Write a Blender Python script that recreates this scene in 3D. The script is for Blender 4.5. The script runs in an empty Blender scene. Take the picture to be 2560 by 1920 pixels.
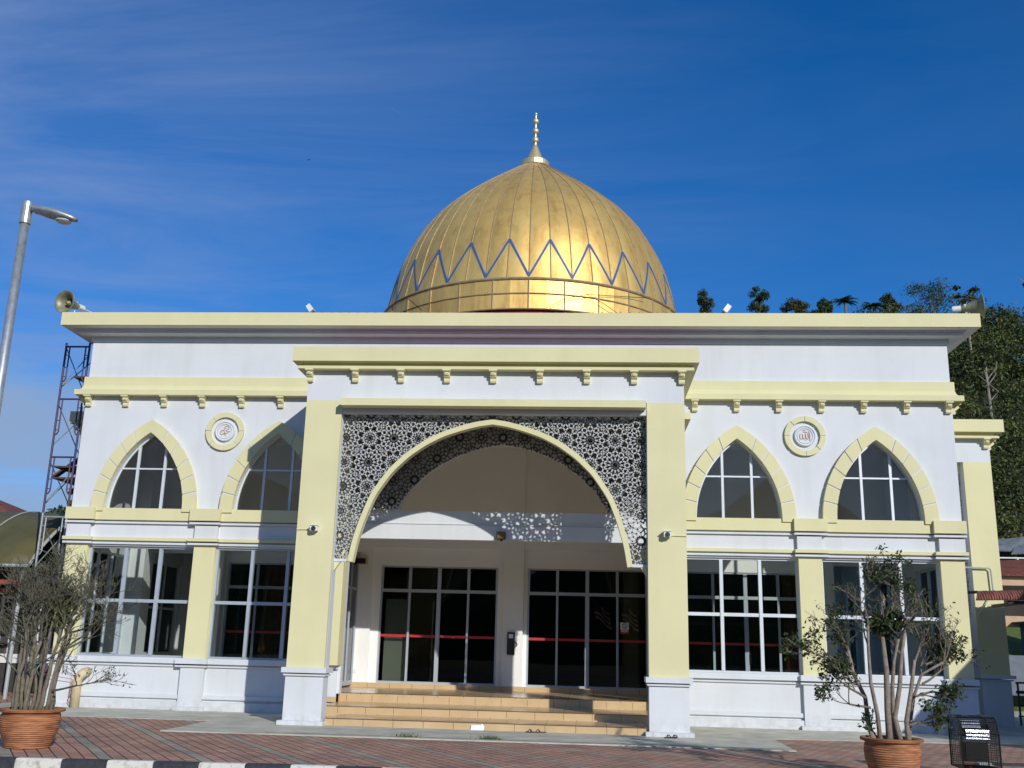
import bpy, bmesh, math, random
from mathutils import Vector, Matrix
C = bpy.context.scene.collection
PI = math.pi
rnd = random.Random(11)

# ------------------------------------------------------------------ materials
def newmat(name):
    m = bpy.data.materials.new(name); m.use_nodes = True
    nt = m.node_tree; nt.nodes.clear()
    out = nt.nodes.new('ShaderNodeOutputMaterial')
    return m, nt, out
def N(nt, t, **kw):
    n = nt.nodes.new(t)
    for k, v in kw.items():
        if k in n.inputs: n.inputs[k].default_value = v
        else: setattr(n, k, v)
    return n
def L(nt, a, b): nt.links.new(a, b)
def rgba(c): return (c[0], c[1], c[2], 1)
def mul(c, k): return tuple(min(1, x*k) for x in c)

def mat(name, col, rough=.7, metal=0., var=.12, scale=3., bump=.15, bscale=40., spec=.5, streak=0., col2=None, detail=6):
    """painted / rough surface: base colour broken up by noise at two scales, fine bump"""
    m, nt, out = newmat(name)
    b = N(nt, 'ShaderNodeBsdfPrincipled'); L(nt, b.outputs[0], out.inputs[0])
    b.inputs['Roughness'].default_value = rough; b.inputs['Metallic'].default_value = metal
    b.inputs['Specular IOR Level'].default_value = spec
    tc = N(nt, 'ShaderNodeTexCoord')
    n1 = N(nt, 'ShaderNodeTexNoise', Scale=scale, Detail=float(detail), Roughness=.6); L(nt, tc.outputs['Object'], n1.inputs[0])
    r = N(nt, 'ShaderNodeValToRGB'); L(nt, n1.outputs[0], r.inputs[0])
    r.color_ramp.elements[0].position = .3; r.color_ramp.elements[1].position = .7
    r.color_ramp.elements[0].color = rgba(mul(col2 or col, 1 if col2 else 1-var)); r.color_ramp.elements[1].color = rgba(col if col2 else mul(col, 1+var*.4))
    last = r.outputs[0]
    if streak:
        mp = N(nt, 'ShaderNodeMapping'); mp.inputs['Scale'].default_value = (2.2, 2.2, .22); L(nt, tc.outputs['Object'], mp.inputs[0])
        n2 = N(nt, 'ShaderNodeTexNoise', Scale=1.2, Detail=8.); L(nt, mp.outputs[0], n2.inputs[0])
        r2 = N(nt, 'ShaderNodeValToRGB'); L(nt, n2.outputs[0], r2.inputs[0])
        r2.color_ramp.elements[0].position = .28; r2.color_ramp.elements[1].position = .5
        k = 1-streak; r2.color_ramp.elements[0].color = (k, k, k*.97, 1); r2.color_ramp.elements[1].color = (1, 1, 1, 1)
        mx = N(nt, 'ShaderNodeMix', data_type='RGBA', blend_type='MULTIPLY'); mx.inputs[0].default_value = 1
        L(nt, last, mx.inputs[6]); L(nt, r2.outputs[0], mx.inputs[7]); last = mx.outputs[2]
    if streak:
        gm = N(nt, 'ShaderNodeNewGeometry'); sz = N(nt, 'ShaderNodeSeparateXYZ'); L(nt, gm.outputs['Position'], sz.inputs[0])
        gr = N(nt, 'ShaderNodeMapRange'); gr.clamp = True; L(nt, sz.outputs[2], gr.inputs[0]); gr.inputs[1].default_value = .45; gr.inputs[2].default_value = 0.; gr.inputs[3].default_value = 0; gr.inputs[4].default_value = .55
        n4 = N(nt, 'ShaderNodeTexNoise', Scale=5., Detail=9., Roughness=.7); L(nt, tc.outputs['Object'], n4.inputs[0])
        r4 = N(nt, 'ShaderNodeMapRange'); r4.clamp = True; L(nt, n4.outputs[0], r4.inputs[0]); r4.inputs[1].default_value = .42; r4.inputs[2].default_value = .72
        mm = N(nt, 'ShaderNodeMath', operation='MULTIPLY'); L(nt, gr.outputs[0], mm.inputs[0]); L(nt, r4.outputs[0], mm.inputs[1])
        md_ = N(nt, 'ShaderNodeMix', data_type='RGBA'); L(nt, mm.outputs[0], md_.inputs[0]); L(nt, last, md_.inputs[6]); md_.inputs[7].default_value = (.30, .28, .23, 1); last = md_.outputs[2]
    L(nt, last, b.inputs['Base Color'])
    if bump:
        n3 = N(nt, 'ShaderNodeTexNoise', Scale=bscale, Detail=4.); L(nt, tc.outputs['Object'], n3.inputs[0])
        bp = N(nt, 'ShaderNodeBump', Strength=bump, Distance=.02); L(nt, n3.outputs[0], bp.inputs['Height']); L(nt, bp.outputs[0], b.inputs['Normal'])
    return m

def glass(name, tint=(.8, .86, .88), refl=.09, rough=0.0):
    m, nt, out = newmat(name)
    t = N(nt, 'ShaderNodeBsdfTransparent'); t.inputs[0].default_value = rgba(tint)
    g = N(nt, 'ShaderNodeBsdfGlossy'); g.inputs['Color'].default_value = (.9, .95, 1, 1); g.inputs['Roughness'].default_value = rough
    lw = N(nt, 'ShaderNodeFresnel', IOR=1.4)
    ad = N(nt, 'ShaderNodeMath', operation='MULTIPLY_ADD'); L(nt, lw.outputs[0], ad.inputs[0]); ad.inputs[1].default_value = 1.0; ad.inputs[2].default_value = refl-.04
    mx = N(nt, 'ShaderNodeMixShader'); L(nt, ad.outputs[0], mx.inputs[0]); L(nt, t.outputs[0], mx.inputs[1]); L(nt, g.outputs[0], mx.inputs[2])
    L(nt, mx.outputs[0], out.inputs[0])
    return m

def leafmat(name, c1, c2, sc=1.5):
    m, nt, out = newmat(name)
    b = N(nt, 'ShaderNodeBsdfPrincipled', Roughness=.55); b.inputs['Specular IOR Level'].default_value = .3
    gi = N(nt, 'ShaderNodeNewGeometry'); tc = N(nt, 'ShaderNodeTexCoord')
    n = N(nt, 'ShaderNodeTexNoise', Scale=sc, Detail=5.); L(nt, tc.outputs['Object'], n.inputs[0])
    ad = N(nt, 'ShaderNodeMath', operation='MULTIPLY_ADD'); L(nt, gi.outputs['Random Per Island'], ad.inputs[0]); ad.inputs[1].default_value = .5
    sb = N(nt, 'ShaderNodeMath', operation='SUBTRACT'); L(nt, n.outputs[0], sb.inputs[0]); sb.inputs[1].default_value = .25
    L(nt, sb.outputs[0], ad.inputs[2])
    r = N(nt, 'ShaderNodeValToRGB'); L(nt, ad.outputs[0], r.inputs[0]); r.color_ramp.elements[0].position = .15; r.color_ramp.elements[1].position = .8
    r.color_ramp.elements[0].color = rgba(c1); r.color_ramp.elements[1].color = rgba(c2)
    L(nt, r.outputs[0], b.inputs['Base Color'])
    t = N(nt, 'ShaderNodeBsdfTranslucent'); L(nt, r.outputs[0], t.inputs[0])
    mx = N(nt, 'ShaderNodeMixShader'); mx.inputs[0].default_value = .2; L(nt, b.outputs[0], mx.inputs[1]); L(nt, t.outputs[0], mx.inputs[2])
    L(nt, mx.outputs[0], out.inputs[0])
    return m

M = {}
M['white'] = mat('white_paint', (.64, .665, .69), .75, var=.07, scale=.6, bump=.12, bscale=25, streak=.06)
M['yellow'] = mat('yellow_paint', (.675, .638, .37), .75, var=.06, scale=.7, bump=.12, bscale=25, streak=.03)
M['inner'] = mat('inner_wall_paint', (.84, .84, .82), .8, var=.05, scale=.8, bump=.05)
M['ceiling'] = mat('ceiling_paint', (.84, .84, .82), .85, var=.04)
M['alu'] = mat('grey_window_metal', (.42, .46, .52), .45, .2, var=.08, bump=0)
M['aluw'] = mat('white_window_metal', (.62, .66, .70), .4, .1, var=.06, bump=0)
M['dark'] = mat('dark_plastic', (.02, .018, .022), .5, var=.1, bump=0)
M['black'] = mat('black_metal', (.012, .012, .012), .45, .3, var=.2, bump=0)
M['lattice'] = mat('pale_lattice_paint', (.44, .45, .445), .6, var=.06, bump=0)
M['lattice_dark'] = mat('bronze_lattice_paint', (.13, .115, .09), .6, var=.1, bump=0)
M['hall'] = mat('hall_darkness', (.022, .02, .018), .9, var=.1, bump=0)  # near-black puts the darkness of the unlit hall into the colour
M['gold_trim'] = mat('gold_fitting', (.86, .68, .36), .42, .75, var=.12, scale=4, bump=.03)
M['redmetal'] = mat('red_roof_metal', (.24, .035, .035), .5, var=.2, scale=1.5, bump=.05)
M['redstrip'] = mat('red_tape', (.45, .025, .03), .5, var=.1, bump=0)
M['seam'] = mat('dome_seam_strip', (.42, .33, .20), .5, .4, var=.3, scale=6, bump=0)
M['bluestrip'] = mat('blue_strip', (.04, .11, .30), .45, var=.15, scale=6, bump=0)
M['galv'] = mat('galvanised_steel', (.46, .49, .50), .42, .6, var=.28, scale=9, bump=.04)
M['horn'] = mat('weathered_horn', (.34, .34, .22), .5, .25, var=.4, scale=6, bump=.05, col2=(.16, .16, .09))
M['scaf'] = mat('blue_scaffold_paint', (.025, .045, .15), .6, .2, var=.3, scale=1.2, bump=0, col2=(.11, .05, .055))
M['scafpale'] = mat('bare_scaffold_tube', (.33, .36, .36), .5, .3, var=.3, scale=5, bump=0)
M['plank'] = mat('old_plank', (.09, .06, .05), .9, var=.3)
M['terracotta'] = None
M['soil'] = mat('soil', (.07, .045, .03), 1, var=.4, scale=20, bump=.8)
M['bark'] = mat('grey_bark', (.23, .19, .145), .95, var=.35, scale=14, bump=.5, bscale=50, col2=(.13, .115, .075))
M['bark2'] = mat('pale_bark', (.33, .28, .23), .95, var=.35, scale=12, bump=.5, bscale=50, col2=(.17, .13, .10))
M['twig'] = mat('dry_twig', (.155, .145, .105), .95, var=.3, scale=9, bump=0, col2=(.075, .075, .05))
M['leafdark'] = leafmat('glossy_shrub_leaf', (.018, .035, .014), (.075, .11, .035), 6)
M['leafred'] = mat('young_red_leaf', (.20, .05, .045), .6, bump=0)
M['forest'] = leafmat('hill_foliage', (.012, .026, .009), (.15, .18, .05), .16)
M['treeA'] = leafmat('tree_foliage', (.014, .03, .016), (.075, .12, .045), .5)
M['treeB'] = leafmat('olive_foliage', (.025, .032, .010), (.10, .105, .030), .5)
M['fern'] = leafmat('fern_foliage', (.03, .06, .035), (.10, .17, .08), .8)
M['htrunk'] = mat('forest_trunk', (.30, .27, .22), .95, var=.4, scale=1.)
M['olivetent'] = mat('olive_sheet', (.115, .105, .035), .6, var=.25, scale=1.2, bump=.06, col2=(.075, .066, .022))
M['palepipe'] = mat('pale_edge_metal', (.40, .43, .42), .5, var=.1, bump=0)
M['redbeam'] = mat('red_beam_paint', (.40, .06, .04), .6, var=.15, bump=0)
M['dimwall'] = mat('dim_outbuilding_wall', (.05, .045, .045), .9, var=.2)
M['cream'] = mat('cream_wall', (.55, .38, .25), .85, var=.1)
M['offwhite'] = mat('offwhite_plastic', (.72, .74, .72), .6, var=.08, bump=0)
M['tanpipe'] = mat('aged_cream_pipe', (.62, .55, .36), .6, var=.2, scale=6, col2=(.5, .36, .2))
M['blue'] = mat('blue_container_paint', (.03, .06, .12), .6, var=.2)
M['railing'] = mat('dark_railing_paint', (.035, .012, .03), .5, var=.2, bump=0)
M['curtain'] = mat('brown_curtain', (.70, .27, .14), .9, var=.3, scale=3, bump=0)
M['board'] = mat('pale_board', (.55, .66, .58), .5, var=.05, bump=0)
M['brown'] = mat('brown_lettering', (.40, .25, .16), .5, var=.1, bump=0)
M['paper'] = mat('white_paper', (.85, .86, .88), .7, var=.04, bump=0)
M['signred'] = mat('red_print', (.42, .03, .04), .6, bump=0)
M['ink'] = mat('dark_print', (.05, .01, .015), .6, bump=0)
M['navy'] = mat('navy_cloth', (.02, .04, .30), .9, bump=0)
M['flagwhite'] = mat('white_cloth', (.8, .8, .82), .9, bump=0)
M['flagred'] = mat('red_cloth', (.5, .03, .05), .9, bump=0)
M['amber'] = mat('amber_lens', (.20, .11, .01), .25, var=.4, scale=10, bump=0)
M['slipper'] = mat('dark_rubber', (.025, .012, .018), .6, bump=0)
M['slipper2'] = mat('brown_rubber', (.07, .022, .02), .6, bump=0)
M['reflector'] = mat('lamp_reflector', (.62, .66, .72), .25, .3, var=.3, scale=30, bump=.3, bscale=30)
M['glass'] = glass('window_glass', (.93, .96, .96), .04)
M['glassup'] = glass('upper_window_glass', (.92, .92, .90), .03)
M['glassdoor'] = glass('tinted_door_glass', (.62, .62, .60), .03)
M['weed'] = leafmat('weed_leaf', (.03, .06, .01), (.10, .15, .03), 8)
M['rock'] = mat('grey_roof_sheet', (.20, .215, .23), .6, var=.2, scale=2, bump=.1)
M['bird'] = mat('bird_feathers', (.01, .01, .012), .8, bump=0)

def gold_mat():
    m, nt, out = newmat('gold_dome_sheet')
    b = N(nt, 'ShaderNodeBsdfPrincipled'); L(nt, b.outputs[0], out.inputs[0])
    b.inputs['Metallic'].default_value = .72; b.inputs['Specular IOR Level'].default_value = .5
    tc = N(nt, 'ShaderNodeTexCoord')
    n1 = N(nt, 'ShaderNodeTexNoise', Scale=.55, Detail=9., Roughness=.65); L(nt, tc.outputs['Object'], n1.inputs[0])
    r = N(nt, 'ShaderNodeValToRGB'); L(nt, n1.outputs[0], r.inputs[0]); r.color_ramp.elements[0].position = .32; r.color_ramp.elements[1].position = .66
    r.color_ramp.elements[0].color = (.80, .50, .15, 1); r.color_ramp.elements[1].color = (.98, .68, .215, 1)
    mp = N(nt, 'ShaderNodeMapping'); mp.inputs['Scale'].default_value = (2.4, 2.4, .3); L(nt, tc.outputs['Object'], mp.inputs[0])
    n2 = N(nt, 'ShaderNodeTexNoise', Scale=1.4, Detail=8., Roughness=.7); L(nt, mp.outputs[0], n2.inputs[0])
    r2 = N(nt, 'ShaderNodeValToRGB'); L(nt, n2.outputs[0], r2.inputs[0]); r2.color_ramp.elements[0].position = .3; r2.color_ramp.elements[1].position = .52
    r2.color_ramp.elements[0].color = (.72, .66, .62, 1); r2.color_ramp.elements[1].color = (1, 1, 1, 1)
    mx = N(nt, 'ShaderNodeMix', data_type='RGBA', blend_type='MULTIPLY'); mx.inputs[0].default_value = .9
    L(nt, r.outputs[0], mx.inputs[6]); L(nt, r2.outputs[0], mx.inputs[7])
    gi = N(nt, 'ShaderNodeNewGeometry')
    hv = N(nt, 'ShaderNodeMath', operation='MULTIPLY_ADD'); L(nt, gi.outputs['Random Per Island'], hv.inputs[0]); hv.inputs[1].default_value = .16; hv.inputs[2].default_value = .9
    mx2 = N(nt, 'ShaderNodeVectorMath', operation='SCALE'); L(nt, mx.outputs[2], mx2.inputs[0]); L(nt, hv.outputs[0], mx2.inputs['Scale'])
    L(nt, mx2.outputs[0], b.inputs['Base Color'])
    mr = N(nt, 'ShaderNodeMapRange'); L(nt, n1.outputs[0], mr.inputs[0]); mr.inputs[3].default_value = .56; mr.inputs[4].default_value = .44
    L(nt, mr.outputs[0], b.inputs['Roughness'])
    n3 = N(nt, 'ShaderNodeTexNoise', Scale=.9, Detail=3.); L(nt, tc.outputs['Object'], n3.inputs[0])
    bp = N(nt, 'ShaderNodeBump', Strength=.35, Distance=.08); L(nt, n3.outputs[0], bp.inputs['Height']); L(nt, bp.outputs[0], b.inputs['Normal'])
    return m
M['gold'] = gold_mat()

def terracotta_mat():
    m, nt, out = newmat('terracotta')
    b = N(nt, 'ShaderNodeBsdfPrincipled', Roughness=.7); L(nt, b.outputs[0], out.inputs[0])
    tc = N(nt, 'ShaderNodeTexCoord')
    mp = N(nt, 'ShaderNodeMapping'); mp.inputs['Scale'].default_value = (1.5, 1.5, 9); L(nt, tc.outputs['Object'], mp.inputs[0])
    n1 = N(nt, 'ShaderNodeTexNoise', Scale=2.5, Detail=7.); L(nt, mp.outputs[0], n1.inputs[0])
    r = N(nt, 'ShaderNodeValToRGB'); L(nt, n1.outputs[0], r.inputs[0]); r.color_ramp.elements[0].position = .3; r.color_ramp.elements[1].position = .65
    r.color_ramp.elements[0].color = (.20, .085, .035, 1); r.color_ramp.elements[1].color = (.50, .20, .085, 1)
    L(nt, r.outputs[0], b.inputs['Base Color'])
    w = N(nt, 'ShaderNodeTexWave', Scale=9., Distortion=1.5, Detail=2.); w.bands_direction = 'Z'; L(nt, tc.outputs['Object'], w.inputs[0])
    bp = N(nt, 'ShaderNodeBump', Strength=.6, Distance=.02); L(nt, w.outputs['Fac'], bp.inputs['Height']); L(nt, bp.outputs[0], b.inputs['Normal'])
    return m
M['terracotta'] = terracotta_mat()

def corrug_mat(name, c1, c2, axis='X', sc=4.5):
    m, nt, out = newmat(name)
    b = N(nt, 'ShaderNodeBsdfPrincipled', Roughness=.6); L(nt, b.outputs[0], out.inputs[0])
    tc = N(nt, 'ShaderNodeTexCoord')
    n1 = N(nt, 'ShaderNodeTexNoise', Scale=3., Detail=8.); L(nt, tc.outputs['Object'], n1.inputs[0])
    r = N(nt, 'ShaderNodeValToRGB'); L(nt, n1.outputs[0], r.inputs[0]); r.color_ramp.elements[0].position = .3; r.color_ramp.elements[1].position = .7
    r.color_ramp.elements[0].color = rgba(c1); r.color_ramp.elements[1].color = rgba(c2); L(nt, r.outputs[0], b.inputs['Base Color'])
    w = N(nt, 'ShaderNodeTexWave', Scale=sc); w.bands_direction = axis; L(nt, tc.outputs['Object'], w.inputs[0])
    bp = N(nt, 'ShaderNodeBump', Strength=1., Distance=.06); L(nt, w.outputs['Fac'], bp.inputs['Height']); L(nt, bp.outputs[0], b.inputs['Normal'])
    return m
M['redcorr'] = corrug_mat('red_corrugated_sheet', (.16, .05, .035), (.33, .11, .08))
M['greycorr'] = corrug_mat('grey_corrugated_sheet', (.20, .22, .24), (.34, .36, .38))
M['tileroof'] = corrug_mat('clay_roof_tile', (.24, .075, .035), (.42, .14, .07))

def paver_mat():
    m, nt, out = newmat('red_block_paving')
    b = N(nt, 'ShaderNodeBsdfPrincipled', Roughness=.85); L(nt, b.outputs[0], out.inputs[0])
    tc = N(nt, 'ShaderNodeTexCoord')
    mp = N(nt, 'ShaderNodeMapping'); mp.vector_type = 'POINT'; mp.inputs['Rotation'].default_value = (0, 0, math.radians(57.6)); L(nt, tc.outputs['Object'], mp.inputs[0])
    nd = N(nt, 'ShaderNodeTexNoise', Scale=.5, Detail=2.); L(nt, tc.outputs['Object'], nd.inputs[0])
    vm = N(nt, 'ShaderNodeVectorMath', operation='MULTIPLY_ADD'); L(nt, nd.outputs['Color'], vm.inputs[0]); vm.inputs[1].default_value = (.09, .09, 0); L(nt, mp.outputs[0], vm.inputs[2])
    br = N(nt, 'ShaderNodeTexBrick'); L(nt, vm.outputs[0], br.inputs[0])
    br.offset = .5; br.inputs['Scale'].default_value = 1; br.inputs['Mortar Size'].default_value = .012; br.inputs['Mortar Smooth'].default_value = .3
    br.inputs['Brick Width'].default_value = .27; br.inputs['Row Height'].default_value = .2045; br.inputs['Bias'].default_value = .1
    br.inputs['Color1'].default_value = (.56, .315, .22, 1); br.inputs['Color2'].default_value = (.43, .245, .17, 1); br.inputs['Mortar'].default_value = (.045, .038, .035, 1)
    # every seventh row is laid in grey
    sx = N(nt, 'ShaderNodeSeparateXYZ'); L(nt, vm.outputs[0], sx.inputs[0])
    def math_(op, a, bb=None):
        n = N(nt, 'ShaderNodeMath', operation=op)
        if isinstance(a, float): n.inputs[0].default_value = a
        else: L(nt, a, n.inputs[0])
        if bb is not None:
            if isinstance(bb, float): n.inputs[1].default_value = bb
            else: L(nt, bb, n.inputs[1])
        return n.outputs[0]
    ph = math_('ADD', sx.outputs[1], 0.2045*4+20*1.4315)
    fr = math_('MODULO', ph, 1.4315)
    band = math_('LESS_THAN', fr, .2045)
    gn = N(nt, 'ShaderNodeTexBrick'); L(nt, vm.outputs[0], gn.inputs[0]); gn.offset = .5
    for k in ('Scale', 'Mortar Size', 'Mortar Smooth', 'Brick Width', 'Row Height'): gn.inputs[k].default_value = br.inputs[k].default_value
    gn.inputs['Color1'].default_value = (.37, .325, .25, 1); gn.inputs['Color2'].default_value = (.42, .375, .295, 1); gn.inputs['Mortar'].default_value = (.045, .04, .036, 1)
    mx = N(nt, 'ShaderNodeMix', data_type='RGBA'); L(nt, band, mx.inputs[0]); L(nt, br.outputs[0], mx.inputs[6]); L(nt, gn.outputs[0], mx.inputs[7])
    n2 = N(nt, 'ShaderNodeTexNoise', Scale=1.1, Detail=8., Roughness=.7); L(nt, tc.outputs['Object'], n2.inputs[0])
    r2 = N(nt, 'ShaderNodeValToRGB'); L(nt, n2.outputs[0], r2.inputs[0]); r2.color_ramp.elements[0].position = .3; r2.color_ramp.elements[1].position = .7
    r2.color_ramp.elements[0].color = (.55, .55, .55, 1); r2.color_ramp.elements[1].color = (1.15, 1.12, 1.1, 1)
    m2 = N(nt, 'ShaderNodeMix', data_type='RGBA', blend_type='MULTIPLY'); m2.inputs[0].default_value = 1; L(nt, mx.outputs[2], m2.inputs[6]); L(nt, r2.outputs[0], m2.inputs[7])
    L(nt, m2.outputs[2], b.inputs['Base Color'])
    bp = N(nt, 'ShaderNodeBump', Strength=.8, Distance=.012); bp.invert = True; L(nt, br.outputs['Fac'], bp.inputs['Height']); L(nt, bp.outputs[0], b.inputs['Normal'])
    return m
M['paver'] = paver_mat()
M['concrete'] = mat('old_concrete', (.60, .58, .47), .9, var=.25, scale=1.6, bump=.4, bscale=30, col2=(.36, .35, .28), detail=12)
M['asphalt'] = mat('asphalt', (.06, .06, .058), .9, var=.2, scale=2, bump=.6, bscale=90)
M['grass'] = mat('rough_grass', (.13, .18, .03), .95, var=.4, scale=1.5, bump=1., bscale=12, col2=(.05, .085, .018), detail=10)
M['earth'] = mat('forest_floor', (.035, .04, .015), 1, var=.4, scale=.4, bump=0, col2=(.015, .02, .008))

def step_mat():
    m, nt, out = newmat('tan_floor_tile')
    b = N(nt, 'ShaderNodeBsdfPrincipled', Roughness=.22); b.inputs['Specular IOR Level'].default_value = .6; L(nt, b.outputs[0], out.inputs[0])
    tc = N(nt, 'ShaderNodeTexCoord'); sx = N(nt, 'ShaderNodeSeparateXYZ'); L(nt, tc.outputs['Object'], sx.inputs[0])
    # vertical joints every .72 m, staggered by height
    fl = N(nt, 'ShaderNodeMath', operation='MULTIPLY_ADD'); L(nt, sx.outputs[2], fl.inputs[0]); fl.inputs[1].default_value = 3.1; L(nt, sx.outputs[0], fl.inputs[2])
    st = N(nt, 'ShaderNodeMath', operation='SNAP'); L(nt, sx.outputs[2], st.inputs[0]); st.inputs[1].default_value = .172
    ad = N(nt, 'ShaderNodeMath', operation='MULTIPLY_ADD'); L(nt, st.outputs[0], ad.inputs[0]); ad.inputs[1].default_value = 1.9; L(nt, sx.outputs[0], ad.inputs[2])
    a2 = N(nt, 'ShaderNodeMath', operation='ADD'); L(nt, ad.outputs[0], a2.inputs[0]); a2.inputs[1].default_value = 72.
    md = N(nt, 'ShaderNodeMath', operation='MODULO'); L(nt, a2.outputs[0], md.inputs[0]); md.inputs[1].default_value = .72
    lt = N(nt, 'ShaderNodeMath', operation='LESS_THAN'); L(nt, md.outputs[0], lt.inputs[0]); lt.inputs[1].default_value = .014
    n1 = N(nt, 'ShaderNodeTexNoise', Scale=2., Detail=8.); L(nt, tc.outputs['Object'], n1.inputs[0])
    r = N(nt, 'ShaderNodeValToRGB'); L(nt, n1.outputs[0], r.inputs[0]); r.color_ramp.elements[0].position = .3; r.color_ramp.elements[1].position = .7
    r.color_ramp.elements[0].color = (.54, .385, .205, 1); r.color_ramp.elements[1].color = (.62, .45, .255, 1)
    mx = N(nt, 'ShaderNodeMix', data_type='RGBA'); L(nt, lt.outputs[0], mx.inputs[0]); L(nt, r.outputs[0], mx.inputs[6]); mx.inputs[7].default_value = (.22, .15, .08, 1)
    L(nt, mx.outputs[2], b.inputs['Base Color'])
    return m
M['step'] = step_mat()

def kerb_mat():
    m, nt, out = newmat('black_white_kerb_paint')
    b = N(nt, 'ShaderNodeBsdfPrincipled', Roughness=.75); L(nt, b.outputs[0], out.inputs[0])
    tc = N(nt, 'ShaderNodeTexCoord'); sx = N(nt, 'ShaderNodeSeparateXYZ'); L(nt, tc.outputs['Object'], sx.inputs[0])
    a = N(nt, 'ShaderNodeMath', operation='ADD'); L(nt, sx.outputs[0], a.inputs[0]); a.inputs[1].default_value = 5.12+72*2
    md = N(nt, 'ShaderNodeMath', operation='MODULO'); L(nt, a.outputs[0], md.inputs[0]); md.inputs[1].default_value = 1.44
    lt = N(nt, 'ShaderNodeMath', operation='LESS_THAN'); L(nt, md.outputs[0], lt.inputs[0]); lt.inputs[1].default_value = .72
    n1 = N(nt, 'ShaderNodeTexNoise', Scale=9., Detail=8., Roughness=.7); L(nt, tc.outputs['Object'], n1.inputs[0])
    r = N(nt, 'ShaderNodeValToRGB'); L(nt, n1.outputs[0], r.inputs[0]); r.color_ramp.elements[0].position = .3; r.color_ramp.elements[1].position = .5
    r.color_ramp.elements[0].color = (.35, .33, .28, 1); r.color_ramp.elements[1].color = (.66, .64, .56, 1)
    r2 = N(nt, 'ShaderNodeValToRGB'); L(nt, n1.outputs[0], r2.inputs[0]); r2.color_ramp.elements[0].position = .3; r2.color_ramp.elements[1].position = .7
    r2.color_ramp.elements[0].color = (.05, .05, .055, 1); r2.color_ramp.elements[1].color = (.015, .017, .025, 1)
    mx = N(nt, 'ShaderNodeMix', data_type='RGBA'); L(nt, lt.outputs[0], mx.inputs[0]); L(nt, r2.outputs[0], mx.inputs[6]); L(nt, r.outputs[0], mx.inputs[7])
    L(nt, mx.outputs[2], b.inputs['Base Color'])
    return m
M['kerb'] = kerb_mat()

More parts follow.
